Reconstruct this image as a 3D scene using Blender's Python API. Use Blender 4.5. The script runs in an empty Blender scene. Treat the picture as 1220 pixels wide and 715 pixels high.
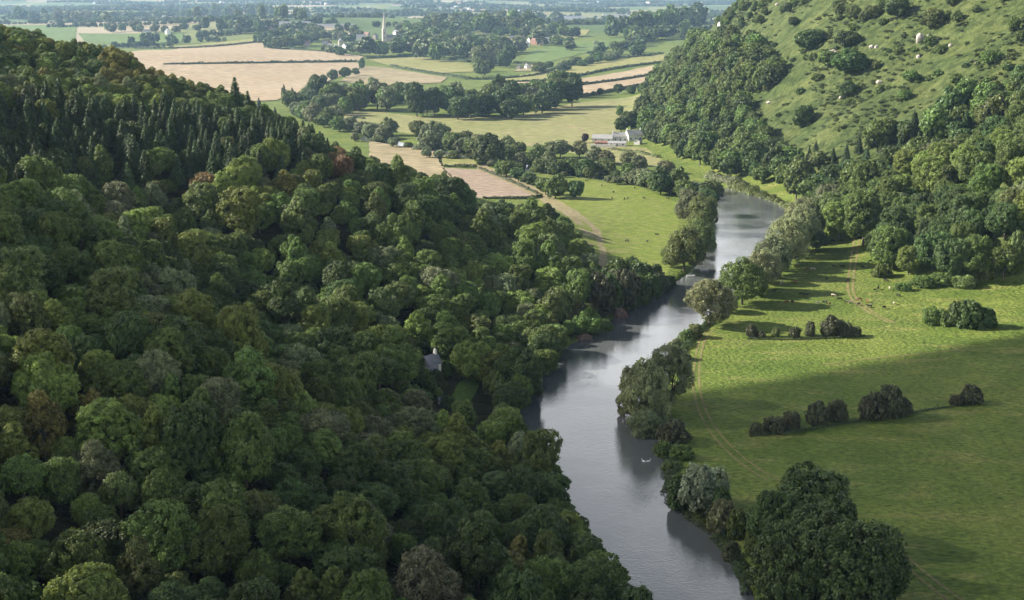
import bpy, bmesh, math, random
import numpy as np
from mathutils import Vector, Matrix
from mathutils.geometry import delaunay_2d_cdt

SC = bpy.context.scene
COL = SC.collection
RNG = np.random.default_rng(7)
random.seed(7)

# ------------------------------------------------------------------ camera
PW, PH = 1220.0, 715.0
LENS = 50.0
F = PW * LENS / 36.0
CAM_Z = 120.0
PITCH = math.atan((PH / 2 + 25) / F)          # the horizon lies a little above the frame
CP, SP = math.cos(PITCH), math.sin(PITCH)
cam_d = bpy.data.cameras.new('camera'); cam = bpy.data.objects.new('camera', cam_d); COL.objects.link(cam)
cam_d.lens = LENS; cam_d.sensor_width = 36.0; cam_d.clip_start = 1.0; cam_d.clip_end = 40000
cam.location = (0, 0, CAM_Z); cam.rotation_euler = (math.pi / 2 - PITCH, 0, 0)
SC.camera = cam

def ray(px, py):
    u = (px - PW / 2) / F; v = -(py - PH / 2) / F
    return np.array([u, CP + v * SP, -SP + v * CP])

def proj(x, y, z):
    dz = z - CAM_Z
    dep = y * CP - dz * SP
    up = y * SP + dz * CP
    return PW / 2 + F * x / dep, PH / 2 - F * up / dep, dep

def flat(px, py, z=0.0):
    r = ray(px, py); t = (z - CAM_Z) / r[2]
    return np.array([r[0] * t, r[1] * t])

# ------------------------------------------------------------------ noise
_LAT = np.random.default_rng(99).random((256, 256))
def vnoise(x, y):
    x = np.asarray(x, float); y = np.asarray(y, float)
    xi = np.floor(x).astype(int); yi = np.floor(y).astype(int)
    fx = x - xi; fy = y - yi
    fx = fx * fx * fx * (fx * (fx * 6 - 15) + 10); fy = fy * fy * fy * (fy * (fy * 6 - 15) + 10)
    a = _LAT[xi % 256, yi % 256]; b = _LAT[(xi + 1) % 256, yi % 256]
    c = _LAT[xi % 256, (yi + 1) % 256]; d = _LAT[(xi + 1) % 256, (yi + 1) % 256]
    return (a * (1 - fx) + b * fx) * (1 - fy) + (c * (1 - fx) + d * fx) * fy
def fbm(x, y, o=3):
    s = 0; a = 1.0; t = 0
    for k in range(o):
        s = s + a * vnoise(np.asarray(x) * 2 ** k + 17.3 * k, np.asarray(y) * 2 ** k + 5.1 * k); t += a; a *= 0.5
    return s / t
def sstep(a, b, x):
    t = np.clip((np.asarray(x, float) - a) / (b - a), 0, 1); return t * t * (3 - 2 * t)
def softplus(x, w):
    return np.where(x > 8 * w, x, w * np.log1p(np.exp(np.clip(x / w, -30, 30))))

# ------------------------------------------------------------------ river plan
LB = [flat(*p) for p in [(735,735),(700,662),(655,604),(604,520),(622,468),(668,415),(700,398),(738,372),(770,351),(797,337),(818,325),(838,303),(847,272),(851,250)]]
RB = [flat(*p) for p in [(915,735),(893,700),(870,655),(846,626),(812,604),(792,588),(797,560),(788,528),(782,500),(790,462),(806,418),(830,392),(852,370),(876,340),(906,315),(936,292),(957,270),(966,252),(950,242),(915,234)]]
LB = [np.array(p) for p in [(95,-60),(70,80),(40,180)]] + LB + [flat(846,238), flat(800,222), flat(700,211), flat(560,193), flat(430,165)]
RB = [np.array(p) for p in [(170,-60),(130,90),(85,190)]] + RB + [flat(880,226), flat(820,213), flat(700,201), flat(560,184), flat(430,157)]
def densify(P, step=6.0):
    # Catmull-Rom through the points
    out = []
    n = len(P)
    for i in range(n - 1):
        p0 = P[max(i - 1, 0)]; p1 = P[i]; p2 = P[i + 1]; p3 = P[min(i + 2, n - 1)]
        m = max(2, int(np.linalg.norm(p2 - p1) / step))
        for k in range(m):
            t = k / m
            out.append(0.5 * ((2 * p1) + (-p0 + p2) * t + (2 * p0 - 5 * p1 + 4 * p2 - p3) * t * t + (-p0 + 3 * p1 - 3 * p2 + p3) * t ** 3))
    out.append(P[-1]); return np.array(out)
LBd, RBd = densify(LB), densify(RB)
RIVER = np.vstack([LBd, RBd[::-1]])

def inside(poly, x, y):
    poly = np.asarray(poly); x = np.asarray(x, float); y = np.asarray(y, float)
    r = np.zeros(x.shape, bool); n = len(poly); j = n - 1
    for i in range(n):
        xi, yi = poly[i]; xj, yj = poly[j]
        c = ((yi > y) != (yj > y)) & (x < (xj - xi) * (y - yi) / ((yj - yi) if yj != yi else 1e-9) + xi)
        r ^= c; j = i
    return r
def segdist(line, x, y):
    x = np.asarray(x, float); y = np.asarray(y, float); best = np.full(x.shape, 1e9)
    for a, b in zip(line[:-1], line[1:]):
        d = b - a; L = max(d @ d, 1e-9)
        t = np.clip(((x - a[0]) * d[0] + (y - a[1]) * d[1]) / L, 0, 1)
        best = np.minimum(best, np.hypot(x - a[0] - t * d[0], y - a[1] - t * d[1]))
    return best
def river_sd(x, y):
    """metres outside the river's edge (negative in the water)"""
    x = np.asarray(x, float); y = np.asarray(y, float)
    out = np.full(x.shape, 400.0)
    m = (x > -500) & (x < 260) & (y > -70) & (y < 1300)
    if m.any():
        xs, ys = x[m], y[m]
        d = np.minimum(segdist(LBd[::2], xs, ys), segdist(RBd[::2], xs, ys))
        out[m] = np.where(inside(RIVER[::2], xs, ys), -d, d)
    return out

# ------------------------------------------------------------------ terrain
_by = np.array([-100, 100, 180, 240, 285, 330, 372, 425, 480, 508, 560, 700, 900.])
_bx = np.array([-10, -2, 6, 16, 10, 3, -8, -4, 12, 30, 42, 60, 60.])
_ry = np.array([200, 400, 480, 520, 548, 566, 600, 680, 770, 860, 975, 1080, 1310, 1600, 2000, 2600, 4000.])
_rx = np.array([420, 350, 290, 245, 205, 168, 160, 156, 166, 140, 118, 106, 118, 152, 330, 700, 1500.])
_rs = np.array([.4, .45, .5, .5, .5, .5, .5, .5, .52, .58, .72, .85, 1.0, 1.0, .5, .2, .1])
def height(x, y, carve=True):
    x = np.asarray(x, float); y = np.asarray(y, float)
    # wooded hill on the left
    s = np.interp(y, _by, _bx) - x - 6
    hl = 0.36 * softplus(s, 6.0)
    hl = 106 - softplus(106 - hl, 10.0)
    n = (fbm(x / 70 + 3, y / 70 + 9, 3) - .5)
    gully = 7.0 * np.sin((y * 0.9 + x * 0.55) / 33.0) * sstep(15, 80, s) * sstep(640, 420, y)
    hl = hl + sstep(5, 60, s) * (n * 16 + gully)
    hl = hl * sstep(790, 600, y + 0.12 * x)
    # the crag the camera stands on
    r = np.hypot(x * 0.9, y + 20)
    hc = softplus(117.5 - 1.15 * np.maximum(r - 22, 0), 4.0) * 0.985
    # open hillside on the right
    t = x - np.interp(y, _ry, _rx)
    k = np.interp(y, _ry, _rs)
    hr = k * softplus(t, 7.0)
    hr = 150 - softplus(150 - hr, 12.0)
    hr = hr + sstep(10, 60, t) * ((fbm(x / 60, y / 60, 3) - .5) * 14 + (fbm(x / 17, y / 17, 2) - .5) * 3.0)
    hr = np.maximum(hr * sstep(2600, 1700, y), 0)
    # swell of the pasture towards the right hill
    sw = 9.0 * sstep(110, 260, x) * sstep(620, 470, y) * sstep(150, 400, y) * 0.35
    # rolling farmland beyond
    far = sstep(1300, 2100, y)
    roll = far * ((fbm(x / 700 + 40, y / 900 + 7, 2) - .42) * 34)
    roll = roll + 26 * np.exp(-((x + 330) / 420) ** 2 - ((y - 3300) / 500) ** 2) + 20 * np.exp(-((x - 260) / 300) ** 2 - ((y - 3000) / 420) ** 2)
    z = np.maximum(np.maximum(hl, hc), hr + sw) + roll
    if carve:
        sd = river_sd(x, y)
        z = np.where(sd < 6, z * sstep(-1, 6, sd) - 3.4 * (1 - sstep(-2.5, 3.0, sd)), z)
    return z
def h1(x, y): return float(height(np.array([x]), np.array([y]))[0])
def hit(px, py, lo=100.0, hi=14000.0):
    r = ray(px, py)
    tf = (0 - CAM_Z) / r[2] if r[2] < -1e-4 else hi
    t = np.concatenate([np.arange(lo, 1400, 14.0), np.arange(1400, hi, 40.0)]); t = t[t < min(hi, tf + 90)]
    z = CAM_Z + r[2] * t
    b = np.nonzero(z < height(r[0] * t, r[1] * t, carve=False))[0]
    j = b[0] if len(b) else len(t) - 1
    t = np.linspace(t[max(j - 1, 0)], t[j], 12)
    z = CAM_Z + r[2] * t
    g = height(r[0] * t, r[1] * t, carve=False)
    b = np.nonzero(z < g)[0]
    if len(b) == 0: t0 = t[-1]
    else:
        i = b[0]
        if i == 0: t0 = t[0]
        else:
            a0, a1 = z[i - 1] - g[i - 1], z[i] - g[i]
            t0 = t[i - 1] + (t[i] - t[i - 1]) * a0 / (a0 - a1)
    x, y = r[0] * t0, r[1] * t0
    return np.array([x, y, h1(x, y)])
def mpp(p): return float(proj(*p)[2]) / F      # metres per photo pixel at a point

# ------------------------------------------------------------------ materials
def srgb(h):
    c = [int(h[i:i + 2], 16) / 255 for i in (0, 2, 4)]
    return tuple(v / 12.92 if v < .04045 else ((v + .055) / 1.055) ** 2.4 for v in c) + (1,)
def newmat(name):
    m = bpy.data.materials.new(name); m.use_nodes = True
    nt = m.node_tree; nt.nodes.clear()
    o = nt.nodes.new('ShaderNodeOutputMaterial')
    return m, nt, o
def N(nt, t, **kw):
    n = nt.nodes.new(t)
    for k, v in kw.items():
        if k in n.inputs: n.inputs[k].default_value = v
        else: setattr(n, k, v)
    return n
def noise_col(nt, scale, c0, c1, detail=4, lo=.35, hi=.65, stretch=None, rot=0):
    tc = N(nt, 'ShaderNodeTexCoord')
    mp = N(nt, 'ShaderNodeMapping'); mp.inputs['Scale'].default_value = stretch or (1, 1, 1); mp.inputs['Rotation'].default_value = (0, 0, rot)
    nt.links.new(tc.outputs['Object'], mp.inputs[0])
    tx = N(nt, 'ShaderNodeTexNoise'); tx.inputs['Scale'].default_value = scale; tx.inputs['Detail'].default_value = detail
    nt.links.new(mp.outputs[0], tx.inputs['Vector'])
    cr = N(nt, 'ShaderNodeValToRGB'); cr.color_ramp.elements[0].position = lo; cr.color_ramp.elements[1].position = hi
    cr.color_ramp.elements[0].color = c0; cr.color_ramp.elements[1].color = c1
    nt.links.new(tx.outputs['Fac'], cr.inputs[0])
    return cr.outputs[0]
def mixc(nt, a, b, fac, mode='MIX'):
    m = N(nt, 'ShaderNodeMix', data_type='RGBA', blend_type=mode)
    for s, v in ((m.inputs[6], a), (m.inputs[7], b), (m.inputs[0], fac)):
        if hasattr(v, 'is_linked'): nt.links.new(v, s)
        else: s.default_value = v
    return m.outputs[2]
def C(r, g, b): return (r, g, b, 1)

LEAF = {}
def leaf_mat(key, col, var=.45, trans=.28, hue=.036, rough=.55):
    m, nt, o = newmat('leaves_' + key)
    oi = N(nt, 'ShaderNodeObjectInfo')
    at = N(nt, 'ShaderNodeAttribute', attribute_name='tint')
    hs = N(nt, 'ShaderNodeHueSaturation', Color=col)
    def lin(src, a, b):
        mm = N(nt, 'ShaderNodeMath', operation='MULTIPLY_ADD'); mm.inputs[1].default_value = b - a; mm.inputs[2].default_value = a
        nt.links.new(src, mm.inputs[0]); return mm.outputs[0]
    nt.links.new(lin(oi.outputs['Random'], .5 - hue / 2, .5 + hue / 2), hs.inputs['Hue'])
    v1 = lin(oi.outputs['Random'], 1 - var / 2, 1 + var / 2); v2 = lin(at.outputs['Fac'], .45, 1.55)
    mu = N(nt, 'ShaderNodeMath', operation='MULTIPLY'); nt.links.new(v1, mu.inputs[0]); nt.links.new(v2, mu.inputs[1])
    nt.links.new(mu.outputs[0], hs.inputs['Value'])
    b = N(nt, 'ShaderNodeBsdfPrincipled', Roughness=rough); b.inputs['Specular IOR Level'].default_value = .3
    nt.links.new(hs.outputs[0], b.inputs['Base Color'])
    tr = N(nt, 'ShaderNodeBsdfTranslucent'); 
    hs2 = N(nt, 'ShaderNodeHueSaturation', Hue=.485, Value=1.3); nt.links.new(hs.outputs[0], hs2.inputs['Color']); nt.links.new(hs2.outputs[0], tr.inputs[0])
    mx = N(nt, 'ShaderNodeMixShader', Fac=trans); nt.links.new(b.outputs[0], mx.inputs[1]); nt.links.new(tr.outputs[0], mx.inputs[2])
    nt.links.new(mx.outputs[0], o.inputs[0]); LEAF[key] = m; return m
leaf_mat('dark green', C(0.06525, 0.1039, 0.029))
leaf_mat('mid green', C(0.1039, 0.1547, 0.03625))
leaf_mat('light green', C(0.1631, 0.2151, 0.04834))
leaf_mat('olive', C(.115, .148, .044))
leaf_mat('grey green', C(0.151, 0.1789, 0.08459))
leaf_mat('golden brown', C(0.1749, 0.1749, 0.04452))
leaf_mat('russet', C(.23, .165, .075))
leaf_mat('straw grey', C(.165, .178, .098))
leaf_mat('conifer', C(0.0636, 0.09752, 0.03816), hue=.04)
leaf_mat('purple', C(0.053, 0.03604, 0.0318))
leaf_mat('hawthorn', C(.078, .088, .042))
leaf_mat('blossom', C(0.212, 0.2438, 0.1484))
leaf_mat('bracken', C(0.08268, 0.106, 0.03604), var=.7)
leaf_mat('willow', C(.195, .215, .098))
leaf_mat('hedge', C(0.06148, 0.0848, 0.02968))

def simple(name, col, rough=.8, scale=None, c1=None, bump=0):
    m, nt, o = newmat(name)
    b = N(nt, 'ShaderNodeBsdfPrincipled', Roughness=rough); b.inputs['Specular IOR Level'].default_value = .25
    if scale:
        nt.links.new(noise_col(nt, scale, col, c1, lo=.3, hi=.7), b.inputs['Base Color'])
    else: b.inputs['Base Color'].default_value = col
    nt.links.new(b.outputs[0], o.inputs[0]); return m
M = dict(
    oldslate=simple('weathered_slate_roof', C(.27, .27, .27), .7, .6, C(.36, .35, .33)),
    bark=simple('bark', C(.07, .055, .04), .9, 2.5, C(.13, .11, .085)),
    wall=simple('whitewashed_wall', C(.74, .72, .67), .9, .6, C(.62, .60, .54)),
    stone=simple('pale_stone', C(.42, .38, .31), .9, .7, C(.30, .27, .22)),
    brick=simple('red_brick', C(.30, .19, .145), .9, .9, C(.25, .11, .08)),
    slate=simple('slate_roof', C(.12, .125, .14), .6, .8, C(.19, .19, .20)),
    tile=simple('clay_tile_roof', C(.26, .14, .10), .8, .8, C(.19, .11, .08)),
    glass=simple('window_glass', C(.02, .025, .03), .1),
    door=simple('painted_door', C(.05, .06, .07), .6),
    lime=simple('limestone', C(.50, .46, .40), .95, .9, C(.33, .29, .25)),
    sand=simple('red_sandstone', C(.155, .105, .085), .95, .8, C(.085, .062, .052)),
    cowb=simple('black_coat', C(.012, .011, .010), .6),
    cowr=simple('brown_coat', C(.16, .075, .035), .7),
    coww=simple('cream_coat', C(.38, .33, .24), .7),
    white=simple('white_feathers', C(.8, .8, .78), .7),
    boat=simple('white_boat_paint', C(.75, .75, .72), .4),
    wood=simple('grey_timber', C(.20, .17, .13), .8),
    shed=simple('pale_sheeting', C(.62, .62, .60), .6),
)
def grass_mat(name, a, b, c, fine=.35, streak=0.0, patch=.02, rot=.35):
    m, nt, o = newmat(name)
    c1 = noise_col(nt, patch, a, b, detail=6, lo=.36, hi=.64)
    c2 = noise_col(nt, fine, C(.62, .62, .62), C(1.35, 1.35, 1.3), detail=6, lo=.3, hi=.7, stretch=(1, 2.2, 1), rot=rot)
    c3 = noise_col(nt, patch * 6, C(0, 0, 0), C(1, 1, 1), detail=6, lo=.47, hi=.72, stretch=(.6, 1.5, 1), rot=rot)
    x = mixc(nt, c1, c, c3)
    x = mixc(nt, x, c2, 1.0, 'MULTIPLY')
    bs = N(nt, 'ShaderNodeBsdfPrincipled', Roughness=.9); bs.inputs['Specular IOR Level'].default_value = .1
    nt.links.new(x, bs.inputs['Base Color'])
    tc = N(nt, 'ShaderNodeTexCoord'); tx = N(nt, 'ShaderNodeTexNoise'); tx.inputs['Scale'].default_value = .9; tx.inputs['Detail'].default_value = 5
    nt.links.new(tc.outputs['Object'], tx.inputs['Vector'])
    bp = N(nt, 'ShaderNodeBump', Strength=.55, Distance=.7); nt.links.new(tx.outputs['Fac'], bp.inputs['Height']); nt.links.new(bp.outputs[0], bs.inputs['Normal'])
    nt.links.new(bs.outputs[0], o.inputs[0]); return m
G = dict(
    near=grass_mat('pasture_grass', C(0.1, 0.132, 0.024), C(0.132, 0.156, 0.0336), C(0.172, 0.172, 0.06), .4, patch=.018),
    bright=grass_mat('lush_grass', C(0.12, 0.16, 0.0256), C(0.144, 0.176, 0.0352), C(0.172, 0.176, 0.056), .25, patch=.02),
    pale=grass_mat('dry_pasture', C(0.172, 0.188, 0.068), C(0.216, 0.212, 0.092), C(0.264, 0.224, 0.124), .12, patch=.012),
    green=grass_mat('green_field', C(0.088, 0.14, 0.032), C(0.112, 0.16, 0.044), C(0.136, 0.168, 0.056), .1, patch=.008),
    yell=grass_mat('yellow_green_field', C(0.184, 0.192, 0.06), C(0.224, 0.216, 0.08), C(0.256, 0.224, 0.104), .1, patch=.008),
    tan=grass_mat('stubble', C(0.3091, 0.2352, 0.1512), C(0.3427, 0.2688, 0.1814), C(0.2822, 0.2218, 0.1411), .1, patch=.006, rot=.1),
    tan2=grass_mat('dry_stubble', C(0.2486, 0.2016, 0.121), C(0.289, 0.2352, 0.1478), C(0.2016, 0.1814, 0.09408), .1, patch=.01),
    pink=grass_mat('bare_soil', C(0.2554, 0.1949, 0.1478), C(0.2957, 0.2318, 0.1814), C(0.2218, 0.1747, 0.1277), .2, patch=.02),
    dirt=grass_mat('worn_track', C(0.24, 0.2, 0.116), C(0.192, 0.176, 0.08), C(0.288, 0.232, 0.152), .5, patch=.06),
    rut=grass_mat('wheel_rut', C(0.188, 0.16, 0.068), C(0.136, 0.14, 0.044), C(0.216, 0.176, 0.096), .6, patch=.08),
    lawn=grass_mat('lawn_grass', C(0.072, 0.12, 0.024), C(0.084, 0.132, 0.028), C(0.096, 0.136, 0.032), .5, patch=.1),
    mud=simple('bank_earth', C(.10, .075, .05), .9, .5, C(.05, .04, .03)),
)
# ground: base colour by what grows where
gm, nt, o = newmat('ground_cover')
at = N(nt, 'ShaderNodeAttribute', attribute_name='cover')
sep = N(nt, 'ShaderNodeSeparateColor'); nt.links.new(at.outputs['Color'], sep.inputs[0])
near = noise_col(nt, .018, C(0.08736, 0.1294, 0.0252), C(0.1302, 0.163, 0.03696), detail=6, lo=.36, hi=.64)
dry = noise_col(nt, .10, C(0, 0, 0), C(1, 1, 1), detail=7, lo=.52, hi=.82, stretch=(.55, 1.5, 1), rot=.3)
near = mixc(nt, near, C(0.1974, 0.189, 0.0672), dry)
patchy = noise_col(nt, .07, C(.78, .84, .74), C(1.16, 1.12, 1.1), detail=10, lo=.34, hi=.66)
near = mixc(nt, near, patchy, 1.0, 'MULTIPLY')
hill = noise_col(nt, .035, C(0.04704, 0.0672, 0.02184), C(0.07392, 0.09072, 0.03192), detail=6, lo=.38, hi=.62)
tuss = noise_col(nt, .16, C(.60, .66, .58), C(1.24, 1.2, 1.15), detail=7, lo=.38, hi=.6, stretch=(.7, 1, 1))
hill = mixc(nt, hill, tuss, 1.0, 'MULTIPLY')
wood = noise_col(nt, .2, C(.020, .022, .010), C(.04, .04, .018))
tc = N(nt, 'ShaderNodeTexCoord')
mp = N(nt, 'ShaderNodeMapping'); mp.inputs['Scale'].default_value = (.0042, .0022, 1); mp.inputs['Rotation'].default_value = (0, 0, .25); nt.links.new(tc.outputs['Object'], mp.inputs[0])
vo = N(nt, 'ShaderNodeTexVoronoi', voronoi_dimensions='2D', distance='MANHATTAN'); vo.inputs['Scale'].default_value = 1.0; nt.links.new(mp.outputs[0], vo.inputs['Vector'])
sp2 = N(nt, 'ShaderNodeSeparateColor'); nt.links.new(vo.outputs['Color'], sp2.inputs[0])
cr = N(nt, 'ShaderNodeValToRGB'); cr.color_ramp.interpolation = 'CONSTANT'
el = cr.color_ramp.elements; el[0].color = C(0.072, 0.112, 0.036); el[0].position = 0; el[1].position = .22; el[1].color = C(0.16, 0.176, 0.068)
for p, c in ((.42, C(0.264, 0.216, 0.144)), (.52, C(0.096, 0.136, 0.048)), (.72, C(0.192, 0.192, 0.096)), (.88, C(0.32, 0.272, 0.192))):
    e = el.new(p); e.color = c
nt.links.new(sp2.outputs[0], cr.inputs[0])
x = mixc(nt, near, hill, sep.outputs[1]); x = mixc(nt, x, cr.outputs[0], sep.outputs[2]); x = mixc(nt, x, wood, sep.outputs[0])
fine = noise_col(nt, .5, C(.52, .57, .52), C(1.42, 1.36, 1.32), detail=8, lo=.3, hi=.7, stretch=(1, 2.1, 1), rot=.55)
x = mixc(nt, x, fine, 1.0, 'MULTIPLY')
bs = N(nt, 'ShaderNodeBsdfPrincipled', Roughness=.9); bs.inputs['Specular IOR Level'].default_value = .1; nt.links.new(x, bs.inputs['Base Color'])
tx = N(nt, 'ShaderNodeTexNoise'); tx.inputs['Scale'].default_value = .7; tx.inputs['Detail'].default_value = 6; nt.links.new(tc.outputs['Object'], tx.inputs['Vector'])
bp = N(nt, 'ShaderNodeBump', Strength=.9, Distance=1.0); nt.links.new(tx.outputs['Fac'], bp.inputs['Height']); nt.links.new(bp.outputs[0], bs.inputs['Normal'])
nt.links.new(bs.outputs[0], o.inputs[0])

# ------------------------------------------------------------------ object helpers
def mesh_np(name, V, Fc, mat=None, tint=None, smooth=False):
    me = bpy.data.meshes.new(name)
    V = np.asarray(V, np.float32); Fc = np.asarray(Fc, np.int32); k = Fc.shape[1]
    me.vertices.add(len(V)); me.vertices.foreach_set('co', V.ravel())
    me.loops.add(Fc.size); me.loops.foreach_set('vertex_index', Fc.ravel())
    me.polygons.add(len(Fc)); me.polygons.foreach_set('loop_start', np.arange(0, Fc.size, k, dtype=np.int32))
    if smooth: me.polygons.foreach_set('use_smooth', np.ones(len(Fc), bool))
    if tint is not None:
        a = me.attributes.new('tint', 'FLOAT', 'POINT'); a.data.foreach_set('value', np.asarray(tint, np.float32))
    me.update(calc_edges=True); me.validate()
    if mat: me.materials.append(mat)
    return me
def obj(name, me, parent=None, loc=None):
    o = bpy.data.objects.new(name, me); COL.objects.link(o)
    if parent: o.parent = parent
    if loc is not None: o.location = loc
    return o
def tag(o, label, cat, group=None):
    o['label'] = cut16(label); o['category'] = cat
    if group: o['group'] = group
    return o
def thing(name, label, cat, loc, rz=0, s=1, group=None):
    o = obj(name, None, None, loc); o.rotation_euler = (0, 0, rz); o.scale = (s, s, s) if not hasattr(s, '__len__') else s
    o.empty_display_size = .5
    return tag(o, label, cat, group)
def struct(o): o['kind'] = 'structure'; return o
USED = {}
def where(px, py):
    return f"{max(0,min(100,px/PW*100)):.0f}% across, {max(0,min(100,py/PH*100)):.0f}% down the photo"
def cut16(t):
    if len(t.split()) > 16: t = t.replace(' down the photo', ' down')
    return t
def bm_mesh(name, bm, mat, smooth=False):
    me = bpy.data.meshes.new(name); bmesh.ops.recalc_face_normals(bm, faces=bm.faces[:]); bm.to_mesh(me); bm.free()
    if smooth:
        for p in me.polygons: p.use_smooth = True
    me.materials.append(mat); return me

# ------------------------------------------------------------------ ground sheet
def axis(segs):
    out = []
    for a, b, st in segs: out += list(np.arange(a, b, st))
    return out
def grow(a, b, st, g):
    out = [a]
    while out[-1] < b: out.append(out[-1] + st); st *= g
    return out
gx = [-v for v in grow(330, 6500, 8, 1.12)][::-1] + axis([(-325, -30, 5), (-30, 190, 2.5), (190, 420, 5)]) + grow(420, 6500, 8, 1.12)
gy = axis([(-600, -80, 40), (-80, 220, 8), (220, 780, 2.5), (780, 1300, 6)]) + grow(1300, 11500, 9, 1.012)
GX, GY = np.meshgrid(gx, gy)
GZ = height(GX.ravel(), GY.ravel()).reshape(GX.shape)
nx, ny = len(gx), len(gy)
idx = np.arange(nx * ny).reshape(ny, nx)
quads = np.stack([idx[:-1, :-1], idx[:-1, 1:], idx[1:, 1:], idx[1:, :-1]], -1).reshape(-1, 4)
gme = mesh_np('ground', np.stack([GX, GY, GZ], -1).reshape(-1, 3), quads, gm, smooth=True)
gxr, gyr = GX.ravel(), GY.ravel()
_o2 = np.argsort(LBd[:, 1]); s_l = np.interp(gyr, LBd[_o2, 1], LBd[_o2, 0]) - gxr
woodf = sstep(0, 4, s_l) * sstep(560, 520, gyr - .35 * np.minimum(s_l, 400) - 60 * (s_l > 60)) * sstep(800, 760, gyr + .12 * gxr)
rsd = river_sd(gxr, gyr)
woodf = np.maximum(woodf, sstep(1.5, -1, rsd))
t_r = gxr - np.interp(gyr, _ry, _rx)
hillf = sstep(4, 30, t_r) * sstep(2300, 1500, gyr)
farf = sstep(2700, 2900, gyr + 200 * (fbm(gxr / 300, gyr / 300) - .5))
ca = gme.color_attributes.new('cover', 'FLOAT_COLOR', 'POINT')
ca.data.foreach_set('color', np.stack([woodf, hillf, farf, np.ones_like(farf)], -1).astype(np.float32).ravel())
struct(obj('ground', gme))

# ------------------------------------------------------------------ river
wm, nt, o = newmat('river_water')
bs = N(nt, 'ShaderNodeBsdfPrincipled', Roughness=.05, IOR=1.5); bs.inputs['Base Color'].default_value = C(.085, .092, .092)
tc = N(nt, 'ShaderNodeTexCoord')
def wn(scale, st, detail):
    mp = N(nt, 'ShaderNodeMapping'); mp.inputs['Scale'].default_value = st; nt.links.new(tc.outputs['Object'], mp.inputs[0])
    t = N(nt, 'ShaderNodeTexNoise'); t.inputs['Scale'].default_value = scale; t.inputs['Detail'].default_value = detail; nt.links.new(mp.outputs[0], t.inputs['Vector']); return t.outputs['Fac']
big = wn(.045, (1, .7, 1), 3); rip = wn(1.1, (1, 2.0, 1), 4)
cr = N(nt, 'ShaderNodeValToRGB'); cr.color_ramp.elements[0].position = .40; cr.color_ramp.elements[1].position = .66
nt.links.new(big, cr.inputs[0])
mu = N(nt, 'ShaderNodeMath', operation='MULTIPLY_ADD'); mu.inputs[1].default_value = .12; mu.inputs[2].default_value = .055; nt.links.new(cr.outputs[0], mu.inputs[0])
bp = N(nt, 'ShaderNodeBump', Distance=.4); nt.links.new(rip, bp.inputs['Height']); nt.links.new(mu.outputs[0], bp.inputs['Strength'])
nt.links.new(bp.outputs[0], bs.inputs['Normal']); nt.links.new(bs.outputs[0], o.inputs[0])
def offset_line(P, d):
    T = np.gradient(P, axis=0); T /= np.linalg.norm(T, axis=1)[:, None] + 1e-9
    return P + np.stack([T[:, 1], -T[:, 0]], -1) * d
vL, vR = offset_line(LBd, -5), offset_line(RBd, 5)
WZ = -1.3
m_ = 160
def resample(P, m):
    L = np.concatenate([[0], np.cumsum(np.linalg.norm(np.diff(P, axis=0), axis=1))]); t = np.linspace(0, L[-1], m)
    return np.stack([np.interp(t, L, P[:, 0]), np.interp(t, L, P[:, 1])], -1)
RP = np.vstack([vL, vR[::-1]])
vs = [Vector(p) for p in RP]
res = delaunay_2d_cdt(vs, [], [list(range(len(vs)))], 1, 1e-4)
me = bpy.data.meshes.new('river'); me.from_pydata([(v.x, v.y, WZ) for v in res[0]], [], [list(f) for f in res[2]])
bm = bmesh.new(); bm.from_mesh(me)
for f in bm.faces:
    if f.normal.z < 0: f.normal_flip()
bm.to_mesh(me); bm.free(); me.materials.append(wm)
struct(obj('river', me))

# ------------------------------------------------------------------ fields, tracks: sheets draped on the ground
def drape_world(name, P, mat, off, step):
    P = np.asarray(P, float); D = []
    for a, b in zip(P, np.roll(P, -1, axis=0)):
        m = max(1, int(np.linalg.norm(b - a) / step))
        for k in range(m):
            q = a + (b - a) * k / m; D.append(q + (RNG.random(2) - .5) * step * .12)
    D = np.array(D)
    x0, y0 = D.min(0); x1, y1 = D.max(0)
    X, Y = np.meshgrid(np.arange(x0, x1, step), np.arange(y0, y1, step))
    X, Y = X.ravel(), Y.ravel(); ins = inside(D, X, Y) & (segdist(np.vstack([D, D[:1]]), X, Y) > step * .35)
    pts = np.vstack([D, np.stack([X[ins], Y[ins]], -1)])
    r = delaunay_2d_cdt([Vector(p) for p in pts], [], [list(range(len(D)))], 1, 1e-4)
    V = np.array([(v.x, v.y) for v in r[0]]); z = height(V[:, 0], V[:, 1], carve=False) + off
    me = bpy.data.meshes.new(name); me.from_pydata(np.column_stack([V, z]).tolist(), [], [list(f) for f in r[2]])
    bm = bmesh.new(); bm.from_mesh(me)
    for f in bm.faces:
        f.smooth = True
        if f.normal.z < 0: f.normal_flip()
    bm.to_mesh(me); bm.free(); me.materials.append(mat)
    return struct(obj(name, me))
def field(name, pts, mat, off=None):
    W = [hit(*p)[:2] for p in pts]
    d = np.mean([w[1] for w in W])
    if off is None: off = .03 if d < 1250 else .7
    return drape_world(name, W, G[mat], off, 8 if d < 1250 else (22 if d < 3500 else 50))
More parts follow.
